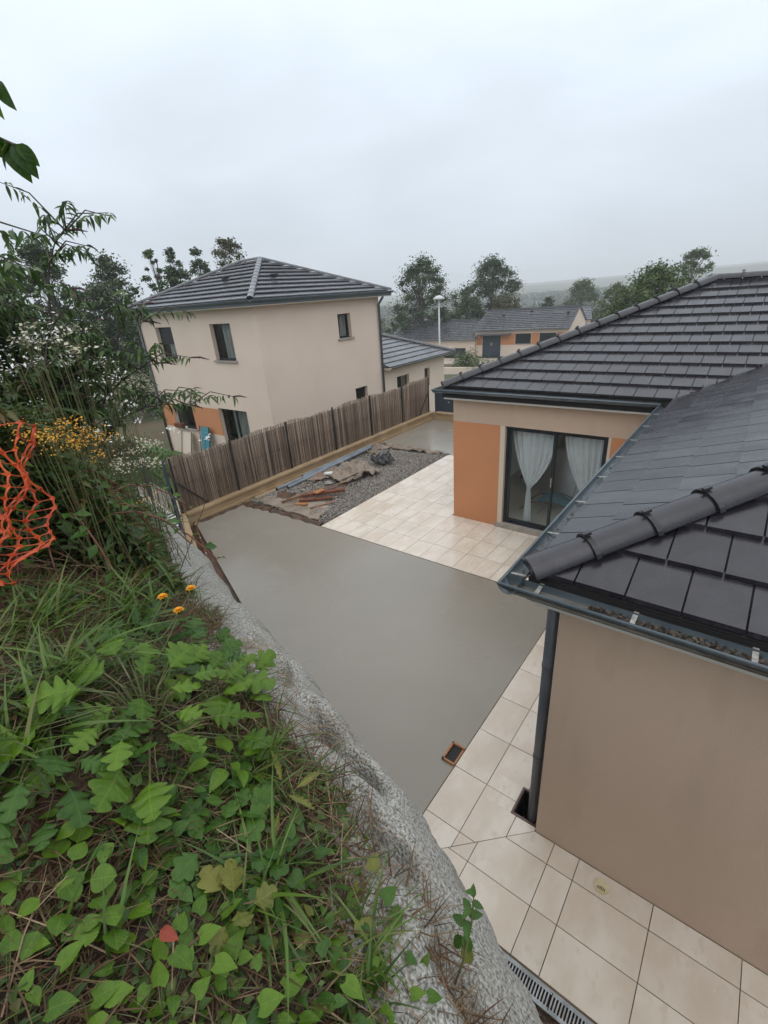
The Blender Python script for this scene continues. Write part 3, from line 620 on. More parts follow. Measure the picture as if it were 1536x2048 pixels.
sheet('geotextile_sheet', [(-10.2, 11.4), (-9.7, 11.4), (-9.6, 12.3), (-10.2, 12.3)], 20, 30, .07, 9, 12, M['fabric'], .03, label='small rumpled cloth near the far end of the pipes', cat='sheet')
sheet('plastic_bundle', [(-9.15, 10.7), (-8.65, 10.6), (-8.5, 11.1), (-9.0, 11.25)], 26, 26, .16, 8, 15, M['black'], .05, label='shiny black plastic bundle on the gravel', cat='bundle')
def pipe(a, b, r, lab):
    o = empty('pvc_pipe', (0, 0, 0), label=lab, cat='pipe', group='grey pipes beside the low wall')
    a = Vector(a); b = Vector(b); m_ = a.lerp(b, .5)+Vector((.03, 0, .01)); MB().tube([a, m_, b], r, 14, cap=False).build('tube', M['pvc'], o, smooth=True)
    MB().tube([a, a+(b-a)*.001], r*.92, 14).build('bore', M['under'], o)
    c = a.lerp(b, .33); MB().tube([c, c+(b-a).normalized()*.12], r*1.12, 14).build('socket', M['pvc'], o, smooth=True)
pipe((-10.12, 7.62, .09), (-10.1, 11.6, .12), .05, 'left grey pvc pipe nearest the low wall')
pipe((-9.92, 7.86, .10), (-10.02, 11.75, .16), .05, 'right grey pvc pipe lying beside its twin')
pipe((-10.2, 8.7, .12), (-10.16, 12.0, .16), .04, 'thinner dark pipe stacked behind the other two')
def plank(a, b, w, h, mt, lab, cat='plank', grp=None, nm='plank'):
    return tag(MB().beam(a, b, w, h).build(nm, mt, bevel=.004), lab, cat, grp)
plank((-8.95, 7.55, .16), (-8.15, 8.35, .20), .12, .07, M['wood_d'], 'thick red brown beam lying under the orange offcut')
plank((-8.9, 7.35, .10), (-8.25, 7.95, .10), .12, .06, M['wood_d'], 'lower red brown beam of the timber pile')
plank((-8.65, 7.70, .235), (-8.62, 8.00, .24), .16, .025, M['wood_o'], 'orange plywood offcut on top of the beams', 'offcut')
plank((-8.85, 7.18, .09), (-8.55, 7.30, .10), .13, .03, M['wood_o'], 'orange board piece at the foot of the timber pile', 'offcut')
plank((-9.25, 7.55, .09), (-9.1, 7.68, .09), .12, .02, M['wood_o'], 'small orange wood scrap on the dirty sheet', 'offcut')
plank((-9.35, 7.1, .08), (-8.45, 8.75, .24), .05, .022, M['wood_p'], 'long thin brown lath running under the beams', 'lath')
plank((-9.25, 7.05, .09), (-8.32, 8.6, .22), .035, .02, M['wood_d'], 'second thin lath right beside the long one', 'lath')
plank((-9.3, 7.3, .08), (-9.0, 7.95, .16), .035, .02, M['wood_p'], 'short lath left of the timber pile', 'lath')
plank((-8.35, 7.2, .07), (-8.0, 7.75, .12), .07, .02, M['wood_p'], 'pale brown board right of the beams', 'lath')
plank((-8.9, 8.3, .12), (-8.55, 9.4, .26), .03, .02, M['black'], 'dark stick leaning on the crumpled cloth', 'stick')
def rockob(loc, s, mt, lab, nm='rock', cat='rock'):
    me = MB(); r_ = np.random.default_rng(int(abs(loc[0])*100)); V = ico*np.array(s)*(1+.2*r_.normal(size=(7, 1))); me.add(V, [tuple(f) for f in icf]); return tag(me.build(nm, mt, loc=loc, bevel=.012), lab, cat)
rockob((-9.05, 8.62, .12), (.17, .12, .12), M['rock'], 'pale grey rock beside the crumpled cloth')
rockob((-9.65, 8.35, .05), (.12, .08, .04), M['wood_p'], 'flat brown stone on the gravel', cat='stone')
tag(MB().tube([(-9.62, 9.05, .16), (-9.42, 9.2, .17)], .055, 12).build('pipe_elbow', M['white'], smooth=True), 'short white and blue pipe piece on the brown cloth', 'pipe')
# white sticks scrap
m = MB()
for k in range(7): a = Vector((-9.35+random.uniform(0, .35), 7.75+random.uniform(0, .35), .09)); m.beam(a, a+Vector((random.uniform(-.2, .2), random.uniform(-.15, .2), .03)), .015, .012)
tag(m.build('offcut_sticks', mat('pale_sticks', (.45, .42, .38), .7)), 'small bundle of whitish stick scraps behind the soil heap', 'sticks')

# ------------------------------------------------------------------ own house
OH = empty('own_house', label='cream and orange bungalow with glossy dark tiled roof on the right', cat='house')
XW, YS, XV, YV = -.79, 2.92, -5.02, 8.73        # near block corner, wing corner
WT = 2.80
# near block walls
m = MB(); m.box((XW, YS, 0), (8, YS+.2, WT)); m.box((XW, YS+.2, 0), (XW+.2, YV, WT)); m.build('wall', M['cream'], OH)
# wing: upper band, west wall, piers round the door
DX0, DX1, DZ0, DZ1 = -3.93, -1.86, .10, 2.29
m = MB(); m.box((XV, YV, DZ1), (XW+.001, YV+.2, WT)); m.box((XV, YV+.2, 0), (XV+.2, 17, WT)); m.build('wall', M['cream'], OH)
MB().box((XV-.004, YV-.004, 0), (DX0, YV+.196, DZ1-.001)).build('orange_panel', M['orange'], OH); MB().box((DX1+.05, YV-.004, 0), (XW, YV+.196, DZ1-.001)).build('orange_panel', M['orange'], OH)
MB().box((DX0+.001, YV-.001, DZ0), (DX0+.105, YV+.19, DZ1-.002)).build('door_reveal', M['reveal'], OH); MB().box((DX1+.001, YV-.001, DZ0), (DX1+.048, YV+.19, DZ1-.002)).build('door_reveal', M['reveal'], OH)
MB().box((DX0-.04, YV-.05, 0), (DX1+.09, YV+.2, DZ0)).build('door_sill', M['sill'], OH, bevel=.005)
# roof planes
E0 = 3.04; K = .40; XE, YE = -.96, 2.69; XE2, YE2 = -5.13, 8.47; TOP = 4.06
RX = 3.2   # ridge of the near block
MB().add([(XE, YE, E0), (8, YE, E0), (8, YE+4.16, E0+K*4.16), (RX, YE+4.16, E0+K*4.16),
          (RX, 30, E0+K*4.16), (XE, 30, E0)], [(0, 1, 2, 3), (0, 3, 4, 5)]).build('roof_underlay', M['under'], OH)
MB().add([(XE2, YE2, E0), (8, YE2, E0), (8, YE2+TOP, E0+K*TOP), (XE2+TOP, YE2+TOP, E0+K*TOP), (XE2, YE2+2*TOP, E0), (8, YE2+2*TOP, E0)],
         [(0, 1, 2, 3), (0, 3, 4), (4, 3, 2, 5)]).build('roof_underlay', M['under'], OH)
cm = math.sqrt(1+K*K)
def slope_tiles(P0, eu, ev, region, u0, u1, vmax, w=.30, e=.33, th=.034, jig=True):
    """tiles of a slope: P0 eave origin, eu along eave, ev plan direction up the slope, region: list of half-planes in (u,v)"""
    res = []; eu = Vector(eu); ev = Vector(ev); rows = int(vmax/e)+1
    for j in range(rows):
        v0 = j*e; off = (w/2 if j % 2 else 0); k0 = int(math.floor((u0-off)/w))-1; k1 = int(math.ceil((u1-off)/w))+1
        for k in range(k0, k1):
            a = off+k*w; poly = [(a+.0055, v0), (a+w-.0055, v0), (a+w-.0055, min(v0+e+.05, vmax)), (a+.0055, min(v0+e+.05, vmax))]
            full = True
            for h in region:
                if min(h[0]*p[0]+h[1]*p[1]+h[2] for p in poly) < 0: full = False; poly = clip(poly, *h)
                if len(poly) < 3: break
            if len(poly) < 3 or area(poly) < .0015: continue
            res.append((j, k, a, v0, poly, full))
    def place(j, k, a, v0, poly, full):
        dz = random.uniform(-.0012, .0012)
        def P(u_, v_, h): p = Vector(P0)+eu*u_+ev*v_; return Vector((p.x, p.y, p.z+K*v_+h))
        def hh(v_): return .052-.040*(v_-v0)/(e+.05)+dz
        vs = [P(u_, v_, hh(v_)) for u_, v_ in poly]+[P(u_, v_, hh(v_)-th) for u_, v_ in poly]
        return vs, len(poly)
    return res, place
def emit_tiles(sets, parent, maxparts, eye=Vector((0, 0, CAM_Z)), name='roof_tile'):
    items = []
    for (res, place) in sets:
        for it in res:
            vs, n_ = place(*it); c = sum(vs, Vector())/len(vs); items.append(((c-eye).length, vs, n_, it[5]))
    items.sort(key=lambda t: t[0])
    rest = MB(); cache = {}
    for i, (dist, vs, n_, full) in enumerate(items):
        fs = [tuple(range(n_)), tuple(range(2*n_-1, n_-1, -1))]+[(a, a+n_, (a+1) % n_+n_, (a+1) % n_) for a in range(n_)]
        if i < maxparts:
            c = vs[0].copy(); loc = [v-c for v in vs]
            key = tuple(round(x, 3) for v in loc for x in v) if full else None
            o = None
            if key and key in cache: o = bpy.data.objects.new(name, cache[key]); link(o, parent)
            else:
                o = MB().add(loc, fs).build(name, M['tile_roof'], parent)
                if key: cache[key] = o.data
            o.location = c
        else: rest.add(vs, fs)
    if rest.v: tag(rest.build('roof_tiles', M['tile_roof'], parent), kind='stuff')
# near south slope: u = X-XE, v = Y-YE ; v <= u
sA = slope_tiles((XE, YE, E0), (1, 0, 0), (0, 1, 0), [(1, -1, -.03)], 0, 5.2, 4.1)
# near west slope: u along Y (from YE), v = X-XE ; hip v<=u ; valley: Y >= ... stays south of Y=8.47+v
sB = slope_tiles((XE, YE, E0), (0, 1, 0), (1, 0, 0), [(1, -1, -.03), (-1, 1, YE2-YE+.02)], 0, 10.5, 3.9)
# wing south slope: u = X-XE2, v=Y-YE2 ; hip v<=u ; valley X <= XE + v
sC = slope_tiles((XE2, YE2, E0), (1, 0, 0), (0, 1, 0), [(1, -1, -.03), (-1, 1, XE-XE2+.02)], 0, 9, TOP)
emit_tiles([sA, sB, sC], OH, 299)
# west slope of the wing, seen only from elsewhere
sD = slope_tiles((XE2, YE2, E0), (0, 1, 0), (1, 0, 0), [(1, -1, -.03), (-1, -1, 2*TOP)], 0, 8.5, TOP)
emit_tiles([sD], OH, 0)
def half_tile(p, q, r, mt, parent, name='ridge_tile', collar=True):
    """half round tile from p to q"""
    p = Vector(p); q = Vector(q); d = (q-p).normalized(); s = d.cross(Vector((0, 0, 1))).normalized(); u = s.cross(d)
    n = 10; V = []; prof_ = [(0, r*1.0), (1, r*.93)]; m = MB()
    def ring(c, rr_): return [c+s*math.cos(math.pi*k/n)*rr_*1.05+u*(math.sin(math.pi*k/n)*rr_*.82-.015) for k in range(n+1)]
    th = .02; rings = [ring(p, r), ring(q, r*.92), ring(q, r*.92-th), ring(p, r-th)]
    m.v = [tuple(v) for rg in rings for v in rg]; k_ = n+1
    for a in range(4):
        for k in range(n): m.f.append((a*k_+k, a*k_+k+1, ((a+1) % 4)*k_+k+1, ((a+1) % 4)*k_+k)); m.m.append(0)
    m.f += [(0, k_, 2*k_, 3*k_), (n, n+3*k_, n+2*k_, n+k_)]; m.m += [0, 0]
    o = m.build(name, mt, parent, smooth=False)
    o.data.polygons.foreach_set('use_smooth', [i < 4*n and (i//n) in (0, 2) for i in range(len(o.data.polygons))])
    es = o.modifiers.new('split', 'EDGE_SPLIT'); es.split_angle = R(42)
    if collar:
        m2 = MB(); c1 = p-d*.012; c2 = p+d*.022; R1 = [ring(c1, r+.014), ring(c2, r+.014), ring(c2, r-.002), ring(c1, r-.002)]; m2.v = [tuple(v) for rg in R1 for v in rg]
        for a in range(4):
            for k in range(n): m2.f.append((a*k_+k, a*k_+k+1, ((a+1) % 4)*k_+k+1, ((a+1) % 4)*k_+k)); m2.m.append(0)
        m2.f += [(0, k_, 2*k_, 3*k_), (n, n+3*k_, n+2*k_, n+k_)]; m2.m += [0, 0]
        c = m2.build('tile_clip', M['black'], o)
        kk = p+u*(r*.82+.012); MB().beam(kk-d*.02, kk+d*.035, .03, .02).build('tile_clip', M['black'], o)
    return o
def hip_line(p, q, r, step, mt, parent, collar=True, lift=.045, cap=True):
    p = Vector(p)+Vector((0, 0, lift)); q = Vector(q)+Vector((0, 0, lift)); L_ = (q-p).length; n = int(L_/step+.999); d = (q-p).normalized()
    for i in range(n):
        a = p+d*step*i; b = a+d*(step+.02)
        if (b-p).length > L_+.03: b = q
        half_tile(a, b, r, mt, parent, collar=collar and i > 0)
    if cap:
        s = d.cross(Vector((0, 0, 1))).normalized(); u = s.cross(d)
        ring = [p-d*.001+s*math.cos(math.pi*k/10)*(r-.003)*1.05+u*(math.sin(math.pi*k/10)*(r-.003)*.82-.015) for k in range(11)]
        ringb = [v+Vector((0, 0, 0))+d*.012 for v in ring]
        MB().add(ring+ringb, [tuple(range(11)), tuple(range(21, 10, -1))]+[(k, k+11, k+12, k+1) for k in range(10)]).build('hip_end', M['tile_roof'], parent)
hip_line((XE+.00, YE+.00, E0), (XE+4.1, YE+4.1, E0+K*4.1), .118, .425, M['tile_roof'], OH)
hip_line((XE2, YE2, E0), (XE2+TOP-.02, YE2+TOP-.02, E0+K*TOP), .118, .425, M['tile_roof'], OH)
hip_line((XE2+TOP, YE2+TOP, E0+K*TOP), (6, YE2+TOP, E0+K*TOP), .118, .425, M['tile_roof'], OH, cap=False)
hip_line((XE2, YE2+2*TOP, E0), (XE2+TOP-.1, YE2+TOP+.1, E0+K*TOP), .118, .425, M['tile_roof'], OH, collar=False)
# red lichen and leaf scraps in the valley
m = MB()
for k in range(46):
    t = random.uniform(.1, 3.0)**1.0; x_ = XE+t+random.uniform(-.09, .05); y_ = YE2+t+random.uniform(-.05, .05); z_ = E0+K*t+.045
    a = random.uniform(0, 6.28); l_ = random.uniform(.01, .04); m.beam((x_, y_, z_), (x_+l_*math.cos(a), y_+l_*math.sin(a), z_+.01), .015, .006)
tag(m.build('leaf_scraps', mat('rusty_leaf_scraps', (.16, .07, .05), .8), OH), kind='stuff')
# gutters
def gutter(path, inward, parent, r=.066, name='gutter'):
    """half-round gutter along straight path, open top, bead on the outer lip"""
    p, q = Vector(path[0]), Vector(path[1]); iw = Vector(inward); n = 10; m = MB()
    def ring(c, rr_): return [c+iw*(-math.cos(math.pi*k/n)*rr_)+Vector((0, 0, -math.sin(math.pi*k/n)*rr_*.95)) for k in range(n+1)]
    R_ = [ring(p, r), ring(q, r), ring(q, r-.006), ring(p, r-.006)]; k_ = n+1; m.v = [tuple(v) for rg in R_ for v in rg]
    for a in range(4):
        for k in range(n): m.f.append((a*k_+k, a*k_+k+1, ((a+1) % 4)*k_+k+1, ((a+1) % 4)*k_+k)); m.m.append(0)
    o = m.build(name, M['zinc'], parent, smooth=True)
    MB().tube([p-iw*r, q-iw*r], .011, 8).build('gutter_bead', M['zinc'], o, smooth=True)
    return o
GZ = 3.012
g1 = gutter(((-1.11, 2.595, GZ), (8, 2.595, GZ)), (0, 1, 0), OH); g2 = gutter(((-1.045, 2.52, GZ), (-1.045, 8.38, GZ)), (1, 0, 0), OH)
g3 = gutter(((-5.30, 8.385, GZ), (-1.13, 8.385, GZ)), (0, 1, 0), OH); g4 = gutter(((-5.235, 8.31, GZ), (-5.235, 17, GZ)), (1, 0, 0), OH)
for (o_, ax) in ((g1, 'x'), (g2, 'y')):
    L0, L1 = (( -.86, 4) if ax == 'x' else (2.72, 8.2)); c = L0; 
    while c < L1:
        if ax == 'x': MB().beam((c, 2.53, 2.992), (c, 2.70, 3.005), .028, .004).build('bracket', M['strap'], OH)
        else: MB().beam((-1.11, c, 2.992), (-.95, c, 3.005), .022, .004).build('bracket', M['strap'], OH)
        c += .58 if ax == 'x' else .72
# gutter debris: uncountable
n = 3500; x = rng.uniform(-1.05, 2.6, n); dens = fbm(x*2.5, x*0, 31, 3); x = x[dens > -.5]; n = len(x)
tag(scatter('gutter_debris', QUADLEAF, np.stack([x, 2.598+np.clip(rng.normal(0, .022, n), -.045, .05), 2.974+rng.uniform(-.005, .022, n)], 1), rots(n, rng.uniform(-.5, .5, n)), rng.uniform(.012, .035, n), M['debris'], OH), kind='stuff')
n = 900; y = rng.uniform(2.7, 8.3, n)
tag(scatter('gutter_debris', QUADLEAF, np.stack([-1.05+rng.normal(0, .02, n), y, 2.955+rng.uniform(-.01, .02, n)], 1), rots(n, rng.uniform(-.5, .5, n)), rng.uniform(.01, .025, n), M['debris'], OH), kind='stuff')
MB().box((-1.04, 2.537, 2.955), (7.9, 2.655, 2.972)).build('gutter_silt', mat('gutter_silt', (.045, .032, .022), .5, (.14, .13, .11), 3.5, bump=.6, bscale=40), OH)
# fascia and soffit
m = MB(); m.box((XE, YE-.005, 2.84), (8, YE+.015, 3.03)); m.box((XE-.0, YE+.016, 2.84), (XE+.02, 8.45, 3.03)); m.box((XE2, YE2-.005, 2.84), (XE-.001, YE2+.015, 3.03)); m.box((XE2, YE2+.016, 2.84), (XE2+.02, 17, 3.03))
m.build('fascia', M['under'], OH)
m = MB(); m.box((XE+.021, YE+.016, 2.802), (8, YS+.1, 2.84)); m.box((XE+.021, YS+.101, 2.802), (XW+.1, YV-.3, 2.84)); m.box((XE2+.021, YE2+.016, 2.802), (XE-.002, YV+.1, 2.839)); m.box((XE2+.021, YV+.101, 2.802), (XV+.1, 17, 2.839)); m.build('soffit', M['room'], OH)
# downpipe
m = MB(); m.tube([(-.885, 2.60, 2.93), (-.885, 2.66, 2.80), (-.865, 2.85, 2.62), (-.862, 3.0, 2.45), (-.862, 3.02, 2.3), (-.862, 3.02, -.05)], .048, 16)
dp = MB().tube([(-.862, 3.02, 2.93), (-.862, 3.02, -.1)], .048, 18).build('downpipe', M['downpipe'], OH, smooth=True)
for z in (.9, 2.0): MB().tube([(-.862, 3.02, z), (-.862, 3.02, z+.03)], .053, 18).build('pipe_clamp', M['downpipe'], dp)
# sliding door
sd = bpy.data.objects.new('sliding_door', None); link(sd, OH)
fy0, fy1 = YV+.11, YV+.17; X0, X1 = DX0+.107, DX1-.001
def frame(x0, x1, z0, z1, t, y0, y1, nm):
    m = MB(); m.box((x0, y0, z0), (x0+t, y1, z1)).box((x1-t, y0, z0), (x1, y1, z1)).box((x0+t, y0, z0), (x1-t, y1, z0+t)).box((x0+t, y0, z1-t), (x1-t, y1, z1)); return m.build(nm, M['alu'], sd)
frame(X0, X1, DZ0+.001, DZ1-.003, .045, fy0-.03, fy1+.02, 'frame')
mid = (X0+X1)/2
frame(X0+.046, mid+.03, DZ0+.05, DZ1-.05, .055, fy0, fy0+.03, 'sash'); frame(mid-.03, X1-.046, DZ0+.05, DZ1-.05, .055, fy0+.035, fy0+.065, 'sash')
MB().box((X0+.101, fy0+.012, DZ0+.105), (mid-.025, fy0+.018, DZ1-.105)).build('glass', M['glass'], sd)
MB().box((mid+.025, fy0+.047, DZ0+.105), (X1-.101, fy0+.053, DZ1-.105)).build('glass', M['glass'], sd)
MB().box((mid-.012, fy0-.03, 1.1), (mid+.012, fy0-.001, 1.3)).build('handle', M['strap'], sd)
# interior
m = MB(); m.box((-4.8, 8.95, .05), (XW-.02, 14.5, .12)); m.build('room_floor', M['floor'], OH)
m = MB(); m.box((-4.815, 8.95, .12), (-4.80, 14.5, 2.6)).box((XW-.02, 8.95, .12), (XW, 14.5, 2.6)).box((-4.8, 14.5, .12), (-4.2, 14.52, 2.6)).box((-1.3, 14.5, .12), (XW-.02, 14.52, 2.6)).box((-4.2, 14.5, 2.25), (-1.3, 14.52, 2.6)).box((-4.8, 8.95, 2.6), (XW-.02, 14.5, 2.62)); m.build('room_wall', M['room'], OH)  # unseen north opening added in the back wall to brighten the room
def curtain(x0, x1, xt, ztie, lab, right_open=False):
    V = []; nx, nz = 46, 30; z1, z0 = 2.17, .16
    for j in range(nz+1):
        z = z1+(z0-z1)*j/nz
        if z > ztie: t = ((z1-z)/(z1-ztie)); k = t**1.6; l_ = x0+(xt-.035-x0)*k; r_ = x1+(xt+.035-x1)*(t**2.2)
        else: t = (ztie-z)/(ztie-z0); l_ = xt-.035-.05*t**.5; r_ = xt+.035+.07*t**.5
        for i in range(nx+1):
            u_ = i/nx; V.append((l_+(r_-l_)*u_, 8.985+.028*math.sin(u_*44)*(.5+.5*(r_-l_)/(x1-x0))+.03*math.sin(u_*9+1), z))
    F = [(j*(nx+1)+i, j*(nx+1)+i+1, (j+1)*(nx+1)+i+1, (j+1)*(nx+1)+i) for j in range(nz) for i in range(nx)]
    return tag(bigmesh('curtain', V, F, M['cloth'], smooth=True), lab, 'curtain', 'white tied curtains')
curtain(X0+.06, mid-.01, -3.36, .92, 'white tied curtain behind the left door pane')
curtain(mid+.14, X1-.02, -2.15, .80, 'white tied curtain behind the right door pane')
lc = empty('lounge_chair', (0, 0, 0), label='turquoise lounger on the room floor behind the glass door', cat='lounger')
V = []; prf = [(-3.35, .42), (-3.1, .47), (-2.8, .38), (-2.5, .36), (-2.3, .52), (-2.1, .85), (-1.98, 1.1)]
for x_, z_ in prf: V += [(x_, 9.55, z_), (x_, 10.1, z_)]
MB().add(V, [(2*i, 2*i+2, 2*i+3, 2*i+1) for i in range(len(prf)-1)]).build('seat', M['turq'], lc, smooth=True)
for y_ in (9.54, 10.11): MB().tube([(-3.75, y_, .13), (-3.5, y_, .35), (-3.0, y_, .45), (-2.4, y_, .33), (-1.95, y_, 1.15)], .014, 8).build('frame_rail', M['alu'], lc)
for x_ in (-3.3, -2.5): MB().tube([(x_, 9.54, .12), (x_+.15, 9.54, .42)], .012, 6).build('leg', M['alu'], lc); MB().tube([(x_, 10.11, .12), (x_+.15, 10.11, .42)], .012, 6).build('leg', M['alu'], lc)
ch = empty('clothes_airer', (0, 0, 0), label='pale metal clothes airer standing in the dim room', cat='airer')
for x_ in (-2.95, -2.45): MB().tube([(x_, 10.9, .12), (x_+.25, 10.9, 1.5)], .012, 6).build('leg', M['white'], ch); MB().tube([(x_+.25, 10.9, .12), (x_, 10.9, 1.5)], .012, 6).build('leg', M['white'], ch)
for z_ in (.6, .9, 1.2, 1.5): MB().tube([(-2.9, 10.9, z_), (-2.25, 10.9, z_)], .008, 6).build('rail', M['white'], ch)
ck = empty('dark_chair', (-3.9, 10.6, .12), label='brown chair at the left side of the dim room', cat='chair')
MB().box((-.22, -.22, .42), (.22, .22, .47)).build('seat', M['wood_d'], ck); MB().box((-.22, .18, .47), (.22, .22, .98)).build('backrest', M['wood_d'], ck)
for a in (-.2, .18):
    for b in (-.2, .18): MB().box((a, b, 0), (a+.03, b+.03, .42)).build('leg', M['strap'], ck)

# ------------------------------------------------------------------ neighbour house
def rows_hip(x0, x1, y0, y1, z0, k, parent, mt, e=.36, sides='SENW', th=.03):
    """courses as separate saw-tooth strips, one object per course and side, hip roof over rectangle"""
    half = min(x1-x0, y1-y0)/2; n = int(half/e+.999)
    for sd_ in sides:
        for j in range(n):
            a = j*e; b = min(half, (j+1)*e+.03); za = z0+k*a+.066; zb = z0+k*b+.002
            if a >= half-.01: continue
            if sd_ == 'S': q = [(x0+a, y0+a), (x1-a, y0+a), (x1-b, y0+b), (x0+b, y0+b)]
            if sd_ == 'N': q = [(x1-a, y1-a), (x0+a, y1-a), (x0+b, y1-b), (x1-b, y1-b)]
            if sd_ == 'E': q = [(x1-a, y0+a), (x1-a, y1-a), (x1-b, y1-b), (x1-b, y0+b)]
            if sd_ == 'W': q = [(x0+a, y1-a), (x0+a, y0+a), (x0+b, y0+b), (x0+b, y1-b)]
            zz = [za, za, zb, zb]; vs = [(p[0], p[1], z) for p, z in zip(q, zz)]+[(p[0], p[1], z-th) for p, z in zip(q, zz)]
            MB().add(vs, [(0, 1, 2, 3), (7, 6, 5, 4), (0, 4, 5, 1), (1, 5, 6, 2), (2, 6, 7, 3), (3, 7, 4, 0)]).build('tile_course', mt, parent)
NH = empty('neighbour_house', label='two storey pale rendered house with hipped dark roof behind the reed fence', cat='house')
nx0, nx1, ny0, ny1 = -20.55, -13.0, 10.13, 16.5; nb, ntp = -1.0, 4.90
def wall_with_holes(axis, fix, lo, hi, z0, z1, holes, th, mt, parent, inward, name='wall'):
    """wall as boxes round rectangular holes (a0,a1,b0,b1)"""
    xs_ = sorted({lo, hi}|{h[0] for h in holes}|{h[1] for h in holes}); m = MB()
    for i in range(len(xs_)-1):
        a, b = xs_[i], xs_[i+1]; hs = sorted([(h[2], h[3]) for h in holes if h[0] <= a+1e-6 and h[1] >= b-1e-6]); z = z0
        segs = []
        for (h0, h1) in hs: segs.append((z, h0)); z = h1
        segs.append((z, z1))
        for (p, q) in segs:
            if q-p < .001: continue
            if axis == 'x': m.box((a, min(fix, fix+inward*th), p), (b, max(fix, fix+inward*th), q))
            else: m.box((min(fix, fix+inward*th), a, p), (max(fix, fix+inward*th), b, q))
    return m.build(name, mt, parent)
hs = [(-19.38, -18.18, 3.16, 4.33), (-15.60, -14.40, 3.16, 4.37), (-19.6, -18.05, .34, 1.30), (-16.17, -14.42, -.85, 1.38)]
he = [(13.95, 14.68, 3.48, 4.34), (14.6, 15.36, .75, 1.46)]
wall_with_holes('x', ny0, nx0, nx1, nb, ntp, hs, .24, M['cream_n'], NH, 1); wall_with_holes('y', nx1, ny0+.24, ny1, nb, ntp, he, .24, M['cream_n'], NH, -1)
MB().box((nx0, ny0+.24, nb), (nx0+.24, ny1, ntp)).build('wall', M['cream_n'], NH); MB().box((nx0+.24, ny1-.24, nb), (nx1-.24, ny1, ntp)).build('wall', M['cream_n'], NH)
MB().box((nx0+.24, ny0+.24, 2.0), (nx1-.24, ny1-.24, 2.2)).build('storey_floor', M['room'], NH)
band = [(nx0-.004, -19.6), (-18.05, -16.17)]
for a, b in band: MB().box((a, ny0-.004, .28), (b, ny0+.01, 1.33)).build('orange_panel', M['orange'], NH)
MB().box((-19.6, ny0-.004, .28), (-18.05, ny0+.01, .335)).build('orange_panel', M['orange'], NH)
def window(parent, axis, fix, inward, a0, a1, z0, z1, nsash=1, depth=.15, net=True, sill=True, blind=0, mt=None):
    def bx(m, u0, u1, w0, w1, p, q):
        ww = sorted((fix+inward*w0, fix+inward*w1))
        return m.box((u0, ww[0], p), (u1, ww[1], q)) if axis == 'x' else m.box((ww[0], u0, p), (ww[1], u1, q))
    w = MB(); t = .05
    for (u0, u1, p, q) in ((a0, a0+t, z0, z1), (a1-t, a1, z0, z1), (a0+t, a1-t, z0, z0+t), (a0+t, a1-t, z1-t, z1)): bx(w, u0, u1, depth, depth+.05, p, q)
    for k in range(1, nsash): c = a0+(a1-a0)*k/nsash; bx(w, c-.035, c+.035, depth, depth+.05, z0+t, z1-t)
    wo = w.build('window', M['alu'], parent)
    bx(MB(), a0+t, a1-t, depth+.02, depth+.026, z0+t, z1-t).build('pane', M['glass'], wo)
    if net:
        nn_ = 24; V = []
        for k in range(nn_+1):
            u_ = a0+.08+(a1-a0-.16)*(.34+.66*k/nn_); w_ = depth+.065+.02*math.sin(k*1.9)
            for z in (z0+.06, z1-.06): V.append((u_, fix+inward*w_, z) if axis == 'x' else (fix+inward*w_, u_, z))
        MB().add(V, [(2*k, 2*k+2, 2*k+3, 2*k+1) for k in range(nn_)]).build('net_curtain', M['net_c'], wo, smooth=True)
    if blind:
        for k in range(int(blind/.045)): zz = z1-.05-k*.045; bx(MB(), a0+t, a1-t, depth+.004, depth+.016, zz-.042, zz).build('shutter_slat', M['alu'], wo) if k < 14 else None
    bx(MB(), a0-.2, a1+.2, depth+.5, depth+.52, z0-.2, z1+.1).build('room_shade_panel', M['under'], wo)  # black board inside the window, its colour stands in for the unlit room
    if sill: bx(MB(), a0-.08, a1+.08, -.07, depth, z0-.07, z0).build('window_sill', M['sill'], wo, bevel=.006)
    return wo
window(NH, 'x', ny0, 1, -19.38, -18.18, 3.16, 4.33, 1, blind=.6); window(NH, 'x', ny0, 1, -15.60, -14.40, 3.16, 4.37, 1)
window(NH, 'x', ny0, 1, -19.6, -18.05, .34, 1.30, 1, net=False); window(NH, 'x', ny0, 1, -16.17, -14.42, -.85, 1.38, 2, sill=False)
window(NH, 'y', nx1, -1, 13.95, 14.68, 3.48, 4.34, 1); window(NH, 'y', nx1, -1, 14.6, 15.36, .75, 1.46, 1, net=False)
# roof
rx0, rx1, ry0, ry1 = -20.95, -12.6, 9.75, 16.9; rz = 5.02
half = (ry1-ry0)/2
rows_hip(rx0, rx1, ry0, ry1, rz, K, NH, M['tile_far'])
MB().add([(rx0+.05, ry0+.05, rz), (rx1-.05, ry0+.05, rz), (rx1-.05, ry1-.05, rz), (rx0+.05, ry1-.05, rz), (rx0+half, ry0+half, rz+K*half-.02), (rx1-half, ry0+half, rz+K*half-.02)], [(0, 1, 5, 4), (1, 2, 5), (2, 3, 4, 5), (3, 0, 4), (3, 2, 1, 0)]).build('roof_underlay', M['under'], NH)
hip_line((rx1, ry0, rz), (rx1-half, ry0+half, rz+K*half), .105, .42, M['tile_far'], NH, collar=False); hip_line((rx1, ry1, rz), (rx1-half, ry1-half, rz+K*half), .10, .42, M['tile_far'], NH, collar=False)
hip_line((rx0, ry0, rz), (rx0+half, ry0+half, rz+K*half), .10, .42, M['tile_far'], NH, collar=False); hip_line((rx0+half, ry0+half, rz+K*half), (rx1-half, ry0+half, rz+K*half), .10, .42, M['tile_far'], NH, collar=False, cap=False)
